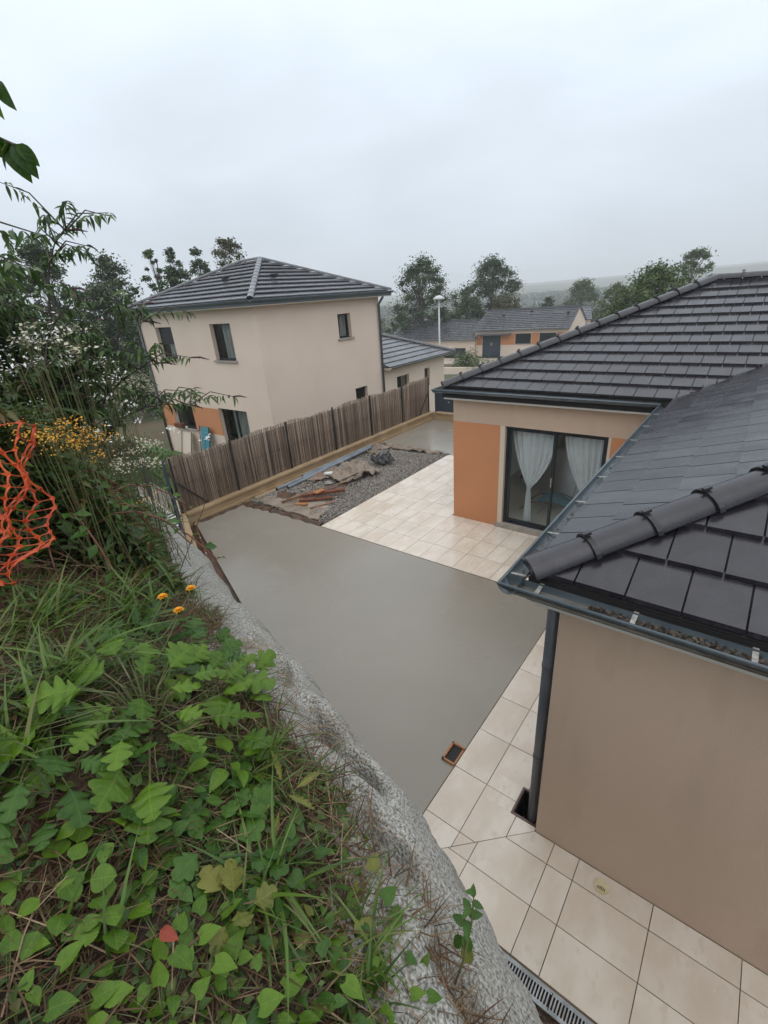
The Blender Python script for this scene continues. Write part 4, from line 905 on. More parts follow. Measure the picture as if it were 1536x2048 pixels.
gutter(((rx0, ry0-.05, rz), (rx1+.08, ry0-.05, rz)), (0, 1, 0), NH, .08); gutter(((rx1+.05, ry0-.06, rz), (rx1+.05, ry1, rz)), (-1, 0, 0), NH, .08)
m = MB(); m.box((rx0, ry0, 4.86), (rx1, ry0+.02, rz)); m.box((rx1-.02, ry0+.021, 4.86), (rx1, ry1, rz)); m.build('fascia', M['zinc'], NH)
m = MB(); m.box((rx0, ry0+.021, 4.83), (rx1-.021, ny0+.05, 4.86)); m.box((nx1-.05, ny0+.051, 4.83), (rx1-.021, ry1, 4.86)); m.build('soffit', M['reveal'], NH)
MB().tube([(nx0+.03, ny0-.06, 4.9), (nx0+.03, ny0-.06, -1)], .05, 10).build('downpipe', M['downpipe'], NH, smooth=True)
MB().tube([(nx1+.32, 16.42, 4.95), (nx1+.3, 16.42, 4.8), (nx1+.07, 16.42, 4.55), (nx1+.07, 16.42, -1)], .05, 10).build('downpipe', M['downpipe'], NH, smooth=True)
for (vx, vy) in ((-14.3, 12.3), (-16.2, 11.6)):
    zz = rz+K*min(rx1-vx, vy-ry0)+.03; MB().add([(vx-.1, vy-.1, zz), (vx+.1, vy-.1, zz), (vx+.1, vy+.1, zz+.06), (vx-.1, vy+.1, zz+.06), (vx-.1, vy-.1, zz+.09), (vx+.1, vy-.1, zz+.09), (vx+.1, vy+.1, zz+.1), (vx-.1, vy+.1, zz+.1)], [(0, 3, 2, 1), (4, 5, 6, 7), (0, 1, 5, 4), (1, 2, 6, 5), (2, 3, 7, 6), (3, 0, 4, 7)]).build('roof_vent', M['under'], NH)
# annexe
AN = empty('annexe', label='low pale annexe with shallow dark hipped roof beside the two storey house', cat='garage')
wall_with_holes('y', -13.02, 16.51, 21.7, -1.4, 1.93, [(17.52, 18.5, .9, 1.45), (19.82, 20.3, .6, 1.47)], .2, M['cream_n'], AN, -1)
MB().box((-19, 21.5, -1.4), (-13.23, 21.7, 1.93)).build('wall', M['cream_n'], AN)
window(AN, 'y', -13.02, -1, 17.52, 18.5, .9, 1.45, 2, net=False, sill=False); window(AN, 'y', -13.02, -1, 19.82, 20.3, .6, 1.47, 1, net=False, sill=False)
ar = (-19.4, -12.62, 14.6, 22.1)
m_ = MB()
n = 10
for j in range(n):
    e = .36; a = j*e; b = (j+1)*e+.03; za = 2.0+K*a+.05; zb = 2.0+K*b+.012
    q = [(ar[1]-a, 16.52), (ar[1]-a, ar[3]-a), (ar[1]-b, ar[3]-b), (ar[1]-b, 16.52)]
    vs = [(p[0], p[1], z) for p, z in zip(q, (za, za, zb, zb))]+[(p[0], p[1], z-.03) for p, z in zip(q, (za, za, zb, zb))]
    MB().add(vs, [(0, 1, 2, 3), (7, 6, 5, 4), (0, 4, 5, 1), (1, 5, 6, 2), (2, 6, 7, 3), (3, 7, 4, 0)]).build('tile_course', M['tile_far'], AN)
    q = [(ar[1]-a, ar[3]-a), (ar[0], ar[3]-a), (ar[0], ar[3]-b), (ar[1]-b, ar[3]-b)]
    vs = [(p[0], p[1], z) for p, z in zip(q, (za, za, zb, zb))]+[(p[0], p[1], z-.03) for p, z in zip(q, (za, za, zb, zb))]
    MB().add(vs, [(0, 1, 2, 3), (7, 6, 5, 4), (0, 4, 5, 1), (1, 5, 6, 2), (2, 6, 7, 3), (3, 7, 4, 0)]).build('tile_course', M['tile_far'], AN)
hip_line((ar[1], ar[3], 2.0), (ar[1]-3.6, ar[3]-3.6, 2+K*3.6), .12, .42, M['tile_far'], AN, collar=False)
gutter(((ar[1]+.04, 16.52, 2.0), (ar[1]+.04, ar[3]+.04, 2.0)), (-1, 0, 0), AN, .07)
MB().box((-13.1, 16.52, 1.90), (ar[1], 22.1, 1.99)).build('soffit', M['reveal'], AN)
# things at the neighbour's wall and lawn
bl = empty('folded_lounger', (-17.15, 9.95, -.88), label='teal folded sun lounger leaning on the pale wall', cat='lounger')
MB().add([(-.3, -.25, 0), (.3, -.25, 0), (.3, 0, 1.45), (-.3, 0, 1.45), (-.3, -.21, 0), (.3, -.21, 0), (.3, .04, 1.45), (-.3, .04, 1.45)], [(0, 1, 2, 3), (7, 6, 5, 4), (0, 4, 5, 1), (1, 5, 6, 2), (2, 6, 7, 3), (3, 7, 4, 0)]).build('mattress', M['turqn'], bl, bevel=.02)
MB().tube([(-.32, -.27, 0), (-.32, -.02, 1.48), (.32, -.02, 1.48), (.32, -.27, 0)], .018, 8).build('frame', M['alu'], bl)
wt = empty('folded_table', (-18.55, 9.95, -.88), label='white folded table leaning on the wall under the window', cat='table')
MB().add([(-.32, -.3, 0), (.32, -.3, 0), (.32, 0, 1.1), (-.32, 0, 1.1), (-.32, -.27, 0), (.32, -.27, 0), (.32, .03, 1.1), (-.32, .03, 1.1)], [(0, 1, 2, 3), (7, 6, 5, 4), (0, 4, 5, 1), (1, 5, 6, 2), (2, 6, 7, 3), (3, 7, 4, 0)]).build('top', M['reveal'], wt)
MB().tube([(-.36, -.34, 0), (-.36, -.04, 1.13), (.36, -.04, 1.13), (.36, -.34, 0)], .014, 6).build('frame', M['alu'], wt)
fb2 = empty('flower_box', (-18.9, 10.02, .35), label='small brown planter on the ground floor window sill', cat='planter')
MB().box((-.55, -.1, 0), (.1, .08, .16)).build('box', M['wood_d'], fb2); MB().tube([(.25, 0, 0), (.25, 0, .09)], .05, 10).build('cup', M['white'], fb2)
bb = empty('covered_barbecue', (-13.1, 6.75, -.9), label='black ribbed plastic hood standing on the lawn behind the fence', cat='cover')
V = []; nn_ = 20
for z, r_ in ((0, .42), (.5, .40), (.9, .36), (1.15, .30), (1.3, .2), (1.36, .03)):
    V += [(r_*(1+.07*(k % 2))*math.cos(2*math.pi*k/nn_), r_*(1+.07*(k % 2))*math.sin(2*math.pi*k/nn_), z) for k in range(nn_)]
MB().add(V, [(i*nn_+k, i*nn_+(k+1) % nn_, (i+1)*nn_+(k+1) % nn_, (i+1)*nn_+k) for i in range(5) for k in range(nn_)]).build('hood', M['black'], bb)
MB().tube([(.44*math.cos(a), .44*math.sin(a), .95) for a in np.linspace(0, 6.28, 20)], .02, 6).build('band', M['wire'], bb)
st = empty('ground_stripes', (-12.75, 6.0, -.855), label='black and white stripes lying on the paving', cat='mat')  # black bars over a thin white sheet, flat on the paving
for k in range(7): MB().box((-.9+k*.22, -.5, 0), (-.79+k*.22, .35, .012)).build('stripe', M['black'], st)
MB().box((-.95, -.55, -.004), (.6, .4, -.0005)).build('cloth', M['white'], st)

# ------------------------------------------------------------------ houses further off
def far_house(nm, lab, P, az, w, dpt, zb, ze, k=.36, mt='cream_n', rowsn=13, band=None, door=None, wins=(), hipped=False):
    """front left corner P, front runs at angle az; local x along the front, y to the back"""
    H = empty(nm, (P[0], P[1], 0), az, label=lab, cat='house')
    MB().box((0, 0, zb), (w, .2, ze)).build('wall', M[mt], H)
    for m in (MB(),): m.add([(0, .2, zb), (0, dpt, zb), (0, dpt, ze), (0, dpt/2, ze+k*dpt/2), (0, .2, ze)]+[(.2, .2, zb), (.2, dpt, zb), (.2, dpt, ze), (.2, dpt/2, ze+k*dpt/2), (.2, .2, ze)], [(0, 1, 2, 3, 4), (9, 8, 7, 6, 5), (0, 5, 6, 1), (1, 6, 7, 2), (2, 7, 8, 3), (3, 8, 9, 4)]); m.build('gable', M[mt], H)
    m = MB(); m.add([(w-.2, .2, zb), (w-.2, dpt, zb), (w-.2, dpt, ze), (w-.2, dpt/2, ze+k*dpt/2), (w-.2, .2, ze)]+[(w, .2, zb), (w, dpt, zb), (w, dpt, ze), (w, dpt/2, ze+k*dpt/2), (w, .2, ze)], [(0, 1, 2, 3, 4), (9, 8, 7, 6, 5), (0, 5, 6, 1), (1, 6, 7, 2), (2, 7, 8, 3), (3, 8, 9, 4)]); m.build('gable', M[mt], H)
    ov = .35; e = (dpt/2+ov)/rowsn; z0 = ze-k*ov+.1
    for sg in (0, 1):
        for j in range(rowsn):
            a, b = j*e, min((j+1)*e+.03, dpt/2+ov); ya, yb = (-ov+a, -ov+b) if sg == 0 else (dpt+ov-a, dpt+ov-b)
            za, zb_ = z0+k*a+.085, z0+k*b+.0; vs = [(-.15, ya, za), (w+.15, ya, za), (w+.15, yb, zb_), (-.15, yb, zb_), (-.15, ya, za-.05), (w+.15, ya, za-.05), (w+.15, yb, zb_-.05), (-.15, yb, zb_-.05)]
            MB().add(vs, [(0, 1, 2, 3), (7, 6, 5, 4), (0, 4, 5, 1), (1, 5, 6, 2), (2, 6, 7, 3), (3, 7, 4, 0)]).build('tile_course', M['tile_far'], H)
    MB().box((-.15, dpt/2-.1, z0+k*(dpt/2+ov)+.0), (w+.15, dpt/2+.1, z0+k*(dpt/2+ov)+.09)).build('ridge', M['tile_far'], H)
    MB().box((-.15, -ov-.1, z0-.02), (w+.15, -ov, z0+.06)).build('gutter', M['zinc'], H)
    if band: 
        for (a, b) in band[2]: MB().box((a, -.01, band[0]), (b, .005, band[1])).build('orange_panel', M['orange'], H)
    if door:
        d = MB().box((door[0], -.03, zb), (door[1], -.002, door[2])).build('door', M['gatemat'], H); MB().box(((door[0]+door[1])/2-.1, -.05, zb+1.2), ((door[0]+door[1])/2+.1, -.031, zb+1.5)).build('door_light', M['strap'], d)
        MB().box((door[0]-.7, -.9, door[2]+.12), (door[1]+1.2, 0, door[2]+.2)).build('canopy', M['downpipe'], H)
    for (a, b, p, q) in wins:
        wo = MB().box((a, -.03, p), (b, -.012, q)).build('window', M['alu'], H); MB().box((a+.06, -.034, p+.06), (b-.06, -.031, q-.06)).build('pane', M['darkglass'], wo)
        MB().box((a-.05, -.08, p-.07), (b+.05, -.001, p-.001)).build('window_sill', M['sill'], wo)
    return H
H1 = far_house('terraced_house', 'distant pale house with orange band and dark entrance door', (-26.55, 51.2), R(7), 10.2, 9.6, -2.3, .55, .36, rowsn=12,
          band=(-1.05, .12, ((0.2, .85), (3.0, 4.6), (6.4, 7.2), (9.0, 10.1))), door=(.9, 3.0, -.05), wins=((4.65, 6.35, -.95, .1), (7.25, 8.95, -.95, .1)))
for (a, y_) in ((2.2, 3.0), (5.2, 3.6), (9.3, 2.9)): MB().box((a, y_, .55+.36*y_+.12), (a+.2, y_+.25, .55+.36*y_+.35)).build('roof_vent', M['under'], H1)
for a in (.45, 3.6): MB().tube([(a, -.02, -.15), (a, -.1, -.15)], .07, 8).build('wall_lamp', M['white'], H1)
far_house('terraced_house', 'distant lower house with plain roof left of the orange banded one', (-37.6, 49.4), R(7), 11.3, 9.4, -3.4, -.35, .36, rowsn=12, wins=((7.4, 10.2, -3.3, -1.3),))
far_house('distant_house', 'grey roofed house half hidden behind the dark trees', (-37, 86), R(20), 13, 9, -4, -1.2, .4, rowsn=8)
far_house('distant_house', 'pale gabled house behind the right end of the banded roof', (-22.5, 86), R(-30), 11, 8, -5.0, -1.9, .5, rowsn=8)
far_house('distant_house', 'second pale gabled house further right near the big tree', (-14.5, 92), R(-55), 11, 8, -4.6, -1.2, .5, rowsn=8)
far_house('distant_house', 'small grey roof seen beside the downpipe of the tall house', (-52, 70), R(15), 12, 8, -4, -.6, .4, rowsn=8)
far_house('distant_house', 'bluish roof in front of the gabled pair', (-23.5, 78), R(10), 6, 6, -5.0, -2.7, .4, rowsn=6)
tag(MB().prism([(-37, 44), (-13, 46.8), (-14.5, 51), (-38, 48.5)], -3.5, -2.28).build('driveway', M['paving']), kind='structure')
# terraced garden walls and dark gate in front
def gwall(pts, z0, z1, th, lab, mt='cream_n'):
    m = MB()
    for (a, b) in zip(pts[:-1], pts[1:]): m.beam((*a, (z0+z1)/2), (*b, (z0+z1)/2), th, z1-z0)
    return tag(m.build('garden_wall', M[mt]), lab, 'wall')
gwall([(-24.5, 38.2), (-18.9, 39.6), (-20.2, 45)], -3.4, -1.55, .25, 'distant pale garden wall with shrub below the banded house')
gwall([(-24.0, 34.6), (-17, 36.2)], -3.4, -2.05, .25, 'lower pale garden wall in front of the terraced one')
gwall([(-22.5, 31.8), (-15.8, 33.2)], -3.6, -2.2, .25, 'lowest pale garden wall nearest the annexe')
tag(MB().beam((-19.0, 41.5, -2.15), (-11, 43.3, -2.15), .1, 1.15).build('dark_fence', M['gatemat']), 'dark solid fence at the foot of the banded house', 'fence')
ig = far_z(np.array(-14.2*.95), np.array(24*.95))
lp = empty('street_lamp', (-15.6, 25.5, -1), label='tall pale street lamp with a disc head in front of the far roofs', cat='street lamp')
MB().tube([(0, 0, 0), (0, 0, 5.45)], [.055, .045], 12).build('pole', M['lamp'], lp, smooth=True)
m = MB(); nn_ = 20; V = []
for z, r_ in ((5.42, .02), (5.44, .33), (5.50, .34), (5.62, .16), (5.66, .02)): V += [(r_*math.cos(2*math.pi*k/nn_), r_*math.sin(2*math.pi*k/nn_), z) for k in range(nn_)]
m.add(V, [(i*nn_+k, i*nn_+(k+1) % nn_, (i+1)*nn_+(k+1) % nn_, (i+1)*nn_+k) for i in range(4) for k in range(nn_)]).build('lamp_head', M['lamp'], lp, smooth=True)
lp2 = empty('street_lamp', (-48, 27, -1.5), label='thin pale lamp post by the road behind the bush', cat='street lamp')
MB().tube([(0, 0, 0), (0, 0, 6.5)], .07, 8).build('pole', M['lamp'], lp2)

# ------------------------------------------------------------------ trees
def make_tree(nm, lab, base, H, cw, mt, n=5000, ls=.22, trunk=.25, clumps=34, seed=1, sparse=1., cat='tree', shape=1., grp=None, low=.25, vert=1.):
    n = int(n*(1.9 if sparse > .9 else 1.6)); clumps = int(clumps*1.35)
    r_ = np.random.default_rng(seed); T = empty(nm, base, r_.uniform(0, 6.28), label=lab, cat=cat, group=grp)
    m = MB(); top = Vector((r_.normal(0, .03*H), r_.normal(0, .03*H), H*.9)); tr = [Vector((0, 0, -.5)), Vector((r_.normal(0, .02*H), r_.normal(0, .02*H), H*.3)), Vector((r_.normal(0, .02*H), r_.normal(0, .02*H), H*.6)), top]
    m.tube(tr, [trunk, trunk*.75, trunk*.45, trunk*.12], 8)
    C = []
    for i in range(clumps):
        t = (i+.5)/clumps; z = H*(low+(1-low)*t**.9); rad = cw/2*math.sin(math.pi*min(1, (.12+.88*t))**shape)**.75*r_.uniform(.45, 1.0)
        a = i*2.4+r_.uniform(-.5, .5); C.append((rad*math.cos(a), rad*math.sin(a), min(H*.97, z+r_.normal(0, .03*H))))
    C = np.array(C)
    br = MB()
    for c in C:
        z0 = max(H*.15, c[2]*.62); p = Vector((top.x*z0/H, top.y*z0/H, z0)); q = Vector(c); mid_ = p.lerp(q, .5)+Vector((0, 0, .04*H)); br.tube([p, mid_, q], [trunk*.18, trunk*.09, trunk*.03], 5, cap=False)
    m.build('trunk', M['bark'], T, smooth=True); br.build('branches', M['bark'], T, smooth=True)
    k = r_.integers(0, clumps, n); sz = r_.uniform(.6, 1.5, clumps)*(.35*cw+.65*min(cw, H*.7))*.15*sparse
    d = r_.normal(size=(n, 3)); d /= np.linalg.norm(d, axis=1)[:, None]; rad = np.minimum(np.abs(r_.normal(0, .6, n)), 1.05)
    P = C[k]+d*rad[:, None]*sz[k][:, None]*np.array([1, 1, .75*vert])
    scatter('crown', QUADLEAF, P, rots(n, r_.uniform(-1, .6, n), r_.uniform(0, 6.28, n), r_.normal(0, .8, n)), r_.uniform(.6, 1.3, n)*ls, mt, T)
    return T
def pol(az, D): return D*math.sin(R(az)), D*math.cos(R(az))
def gz_(x, y): return float(far_z(np.array(x), np.array(y)))
def tree_at(az, D, elev_top, wdeg, nm, lab, mt, **kw):
    x, y = pol(az, D); b = gz_(x, y); H = CAM_Z+elev_top*D-b; w = 2*D*math.tan(R(wdeg/2))*1.0
    return make_tree(nm, lab, (x, y, b), H, w, mt, **kw)
ta, tb, to = M['tree_a'], M['tree_b'], M['tree_o']
tree_at(-33.2, 66, .058, 7.6, 'leafy_tree', 'tall dark upright tree right of the two storey house', ta, n=11000, ls=.24, clumps=60, seed=3, sparse=.95, low=.1, shape=.8)
tree_at(-25.6, 76, .046, 6.4, 'leafy_tree', 'rounded dark tree behind the roof of the banded house', ta, n=11000, ls=.26, clumps=56, seed=5, low=.2)
tree_at(-28.2, 80, .004, 3.4, 'leafy_tree', 'smaller tree at the left foot of the rounded dark tree', ta, n=4500, ls=.26, clumps=24, seed=6, low=.1)
tree_at(-24.0, 70, -.019, 5.2, 'leafy_tree', 'olive green bush tree just above the banded roof', to, n=6500, ls=.22, clumps=36, seed=7, low=.05, cat='bush')
tree_at(-19.7, 90, -.024, 2.4, 'conifer_tree', 'small pointed dark tree above the roof ridge', ta, n=3200, ls=.24, clumps=18, seed=8, low=.05)
tree_at(-16.4, 120, -.001, 4.2, 'leafy_tree', 'hazy pale green tree behind the gabled houses', tb, n=8000, ls=.36, clumps=44, seed=9, low=.05)
tree_at(-13.2, 100, -.010, 3.6, 'leafy_tree', 'hazy tree between the gabled houses and the big one', tb, n=5500, ls=.34, clumps=34, seed=10, low=.05)
tree_at(-9.8, 46, .010, 9.8, 'leafy_tree', 'big bushy olive tree rising behind the hip of the roof', tb, n=16000, ls=.2, clumps=84, seed=11, low=.05, shape=.9)
tree_at(-6.9, 95, .032, 4.2, 'leafy_tree', 'open crowned grey green tree above the roof ridge', tb, n=4600, ls=.32, clumps=34, seed=12, sparse=.92, low=.35)
tree_at(-17.4, 68, -.051, 2.6, 'leafy_tree', 'round green shrub at the right gable of the banded house', tb, n=3000, ls=.2, clumps=22, seed=13, low=.05, cat='bush')
for i, (az, D, el, wd, lab, mt) in enumerate(((-38.9, 62, -.024, 3.2, 'brown green shrub against the corner of the tall house', to), (-35.6, 72, -.036, 4.2, 'dense shrub below the tall dark tree', ta), (-31.6, 72, -.030, 4.0, 'olive shrub behind the pole of the street lamp', to), (-29.4, 74, -.034, 3.0, 'shrub between the two distant roofs', tb))):
    tree_at(az, D, el, wd, 'shrub', lab, mt, n=3200, ls=.22, clumps=24, seed=20+i, low=.02, cat='shrub')
for i, (az, D, el, wd, lab, mt, sp, nn2) in enumerate((
        (-70.7, 42, .115, 6.5, 'dark leafy tree at the left above the bush', ta, 1., 6500),
        (-65.2, 48, .093, 5.6, 'round dark tree beside the top of the bush', ta, 1., 6500),
        (-61.2, 52, .104, 2.6, 'airy tree with bare upright limbs left of the roof', tb, .8, 3000),
        (-59.2, 56, .106, 2.6, 'airy slender tree next to the bare limbed one', ta, .85, 3200),
        (-56.8, 58, .101, 3.4, 'grey green tree just left of the roof slope', ta, .92, 4600),
        (-53.7, 58, .114, 5.0, 'autumn tinted tree behind the tall house roof', to, 1., 7000),
        (-59.4, 48, .072, 5.8, 'round dark tree low behind the roof corner', ta, 1., 6500),
        (-75.5, 38, .115, 7.0, 'broad dark tree at the far left edge', ta, 1., 6500),
        (-66.5, 44, .045, 8.0, 'low dark hedge tree by the road', ta, 1.1, 7500),
        (-81.0, 34, .13, 8.0, 'tall dark tree beyond the netting at the left edge', ta, 1., 6000))):
    tree_at(az, D, el, wd, 'leafy_tree', lab, mt, n=nn2, ls=.24, clumps=34 if sp < .9 else 46, seed=40+i, sparse=sp, low=.3 if sp < .9 else .06)
def bush(nm, lab, base, w, h, mt, n=2500, ls=.08, seed=1, cat='shrub', leaf=QUADLEAF):
    r_ = np.random.default_rng(seed); B = empty(nm, base, 0, label=lab, cat=cat); C = r_.normal(size=(14, 3))*np.array([w*.22, w*.22, h*.16])+np.array([0, 0, h*.5])
    k = r_.integers(0, 14, n); P = C[k]+r_.normal(size=(n, 3))*np.array([w*.13, w*.13, h*.14]); P[:, 2] = np.maximum(P[:, 2], .02)
    scatter('foliage', leaf, P, rots(n), r_.uniform(.6, 1.3, n)*ls, mt, B); m = MB()
    for c in C: m.tube([(0, 0, 0), tuple(c)], [.02*h, .006*h], 5)
    m.build('stems', M['bark'], B); return B
bush('garden_shrub', 'bright green shrub on the distant terraced wall', (-21.6, 40.6, -2.2), 2.6, 1.9, M['tree_b'], 2600, .16, 3)
bush('garden_shrub', 'small dark plant at the right end of the distant terrace', (-19.7, 41.0, -2.1), 1.2, .8, M['tree_a'], 700, .12, 4)
bush('flowering_shrub', 'cream flowering shrub at the left corner of the tall house', (-30.5, 14.0, -1.0), 4.2, 2.9, mat('cream_blossom', isl=((.45, .42, .30), (.30, .30, .16), (.55, .5, .38), (.12, .16, .05)), rough=.7), 4200, .10, 5)
bush('flowering_shrub', 'second cream flowering shrub further left by the road', (-33.5, 13.2, -1.1), 4.6, 3.2, mat('cream_blossom', isl=((.40, .36, .26), (.14, .2, .06), (.5, .45, .33), (.10, .16, .05)), rough=.7), 4200, .10, 6)
bush('ground_shrub', 'low rusty green shrub beside the downpipe of the tall house', (-22.0, 8.4, -.95), 2.6, 1.2, M['tree_o'], 3600, .09, 7)
bush('ground_shrub', 'low rusty shrub on the left edge of the lawn', (-23.5, 6.9, -.95), 3.2, 1.3, M['tree_o'], 4200, .09, 8)
n = 26000; x = rng.uniform(-36, -16.5, n); y = rng.uniform(-1, 9.5, n); z = far_z(x, y)
tag(scatter('wild_meadow', QUADLEAF, np.stack([x, y, z+rng.uniform(0, .5, n)**1.5], 1), rots(n, rng.uniform(.2, 1.4, n)), rng.uniform(.06, .2, n), M['under_l']), kind='stuff', label='rough weeds on the ground beyond the lawn', cat='weeds')
n = 60000; az = rng.uniform(-60, 5, n); D = np.sqrt(rng.uniform(130**2, 620**2, n)); x = D*np.sin(np.radians(az)); y = D*np.cos(np.radians(az))
msk = fbm(x/45, y/45, 77, 4) > .05; x, y, D = x[msk], y[msk], D[msk]; n = len(x); z = far_z(x, y)
tag(scatter('far_woods', QUADLEAF, np.stack([x, y, z+rng.uniform(0, 7, n)], 1), rots(n), rng.uniform(1.5, 3.2, n)*(.6+D/400), M['tree_a']), kind='stuff', label='misty wooded hedgerows across the valley', cat='woods')
for k in range(12):
    az = -33+k*2.3+random.uniform(-1, 1); D = random.uniform(330, 620); x_, y_ = pol(az, D); z_ = gz_(x_, y_)
    hb = empty('valley_house', (x_, y_, z_), random.uniform(0, 3), label='tiny pale house fading into the mist across the valley', cat='house', group='tiny houses across the misty valley')
    MB().box((-6, -4, -1), (6, 4, 4)).build('wall', M['reveal'], hb); MB().add([(-6.5, -4.5, 4), (6.5, -4.5, 4), (6.5, 4.5, 4), (-6.5, 4.5, 4), (-6.5, 0, 6.8), (6.5, 0, 6.8)], [(0, 1, 5, 4), (2, 3, 4, 5), (1, 2, 5), (3, 0, 4)]).build('roof', M['tile_far'], hb)

# ------------------------------------------------------------------ vegetation on the bank
def lobed_tm(rows=18, w=.42, lobes=3.5, droop=.25, depth=.42, fold=.1):
    V = []; F = []
    for i in range(rows+1):
        t = i/rows; b = w*math.sin(math.pi*min(.98, max(.03, t**.8)))**.55; l_ = abs(math.sin(math.pi*(t*lobes+.15)))**.7
        hw = b*(1-depth+depth*l_)*(1 if i < rows else .05); sh = .16*l_*(1-t*.6)
        for k, f_ in enumerate((-1, -.5, 0, .5, 1)): V.append((hw*f_, t+sh*abs(f_), -droop*t*t-fold*abs(f_)**1.5*(1-.6*t)+.05*l_*abs(f_)+.012*math.sin(i*2.1+k)))
    for i in range(rows):
        for k in range(4): a = 5*i+k; F.append((a, a+1, a+6, a+5))
    return np.array(V), np.array(F)
def mesh_of(name, tm, mt):
    me = bpy.data.meshes.new(name); me.from_pydata([tuple(v) for v in tm[0]], [], [tuple(int(i) for i in f) for f in tm[1]]); me.materials.append(mt); setsmooth(me); return me
TM = dict(hog=[lobed_tm(26, .55, 3.4, .35, .72, .16), lobed_tm(26, .50, 2.5, .3, .68, .14)], butter=[lobed_tm(12, .55, 2.4, .15, .5)],
          heart=[leaf_tm(7, .36, .10, .22, 'heart'), leaf_tm(7, .42, .04, .35, 'heart')], round=[leaf_tm(6, .5, .05, .12, 'ovate')], nettle=[leaf_tm(12, .3, .1, .35, 'ovate', .12)], ovate=[leaf_tm(6, .3, .12, .3, 'ovate')], dand=[lobed_tm(16, .16, 5.5, .35, .5)])
LM = {(k, i, mk): mesh_of('leaf', t, M[mk]) for k, ts in TM.items() for i, t in enumerate(ts) for mk in ('leaf', 'leafd', 'leafy', 'leafr')}
def frame_to(loc, dir_, up, s):
    y = Vector(dir_).normalized(); z = Vector(up); z = (z-y*z.dot(y)).normalized(); x = y.cross(z)
    return Matrix(((x.x*s, y.x*s, z.x*s, loc[0]), (x.y*s, y.y*s, z.y*s, loc[1]), (x.z*s, y.z*s, z.z*s, loc[2]), (0, 0, 0, 1)))
def plant(nm, lab, sq, kind, n, size, height, spread, mk='leaf', cat='plant', seed=1, grp=None, alt=None, lean=(0, 0)):
    r_ = random.Random(seed); b = bank_pt(*sq); T = empty(nm, b, 0, label=lab, cat=cat, group=grp); st = MB(); nrm = Vector((.25, .45, .85))
    for i in range(n):
        a = i*2.4+r_.uniform(-.4, .4); d = spread*((i+.6)/n)**.5; h = height*r_.uniform(.55, 1.1)*(1-.5*(d/spread)**2)
        tip = Vector((d*math.cos(a)+lean[0]*h, d*math.sin(a)+lean[1]*h, h))
        gx, gy = b.x+tip.x, b.y+tip.y; g_ = float(bank_z(gx*U[0]+gy*U[1], gx*Q[0]+gy*Q[1]))-b.z; tip.z = max(tip.z+g_*.8, g_+.02)
        s = r_.uniform(*size); el = r_.uniform(-.1, .45); dr = Vector((math.cos(a)*math.cos(el), math.sin(a)*math.cos(el), math.sin(el)))
        o = bpy.data.objects.new('leaf', LM[(kind, r_.randrange(len(TM[kind])), alt if alt and r_.random() < .22 else mk)]); link(o, T)
        upv = (nrm+Vector((r_.uniform(-.5, .5), r_.uniform(-.5, .5), 0))).normalized(); o.matrix_local = frame_to(tip, dr, upv, s)
        st.tube([Vector((0, 0, -.02)), Vector((tip.x*.45, tip.y*.45, tip.z*.75)), tip], [.0028*s*10, .0022*s*10, .0012*s*10], 5, cap=False)
    st.build('stem', M['stem'], T); return T
P_ = plant
P_('hogweed_plant', 'largest hogweed with lobed leaves in the middle of the bank', (1.05, -.10), 'hog', 44, (.05, .095), .15, .24, 'leaf', seed=3)
P_('hogweed_plant', 'hogweed with deep green leaves just below the three hawkweed flowers', (1.40, -.02), 'hog', 28, (.05, .085), .12, .19, 'leafd', seed=4)
P_('hogweed_plant', 'dark low hogweed left of the large one', (.93, -.27), 'hog', 22, (.045, .08), .10, .15, 'leafd', seed=5)
P_('hogweed_plant', 'small hogweed close to the sprayed concrete', (1.18, .08), 'hog', 12, (.06, .10), .10, .13, 'leaf', seed=6)
P_('buttercup_plant', 'dense scalloped green rosette near the middle foreground', (.69, -.04), 'butter', 26, (.035, .06), .06, .11, 'leafd', seed=7)
P_('buttercup_plant', 'second scalloped rosette just above the dense one', (.80, -.02), 'butter', 18, (.035, .055), .05, .09, 'leafd', seed=8)
P_('yellowing_weed', 'yellow green weed with three jagged leaves in the foreground', (.57, -.04), 'butter', 5, (.035, .055), .09, .04, 'leafy', seed=9)
P_('clover_plant', 'round leaved seedling cluster at the lower left', (.71, -.27), 'round', 11, (.028, .045), .06, .07, 'leaf', seed=10)
P_('clover_plant', 'smaller round leaved seedling just below the first', (.66, -.22), 'round', 8, (.028, .042), .05, .06, 'leaf', seed=11)
bind = [((.80, -.20), 'bindweed with hanging heart leaves left of the scalloped rosettes', 8, 'leaf'), ((.74, -.16), 'bindweed patch below the hanging heart leaves', 7, 'leafd'),
        ((.84, -.10), 'bindweed leaves under the large hogweed', 7, 'leafd'), ((.55, -.15), 'broad bindweed leaves around the single red leaf', 10, 'leaf'),
        ((.47, -.17), 'bindweed along the bottom edge left of centre', 11, 'leaf'), ((.44, -.09), 'bright bindweed along the bottom edge below the yellowing weed', 11, 'leaf'),
        ((.44, .00), 'bindweed at the bottom edge right of the yellowing weed', 10, 'leafd'), ((.43, .08), 'bindweed nearest the nettle at the bottom edge', 8, 'leaf'),
        ((.55, -.34), 'bindweed in the bottom left corner', 9, 'leaf'), ((.62, .06), 'sparse bindweed near the concrete in the lower middle', 5, 'leafd'),
        ((.50, .15), 'bindweed climbing toward the sprayed concrete', 5, 'leafd'), ((.38, .14), 'bindweed at the foot of the nettle', 8, 'leaf'), ((.66, -.36), 'bindweed leaves at the left edge above the corner', 6, 'leaf')]
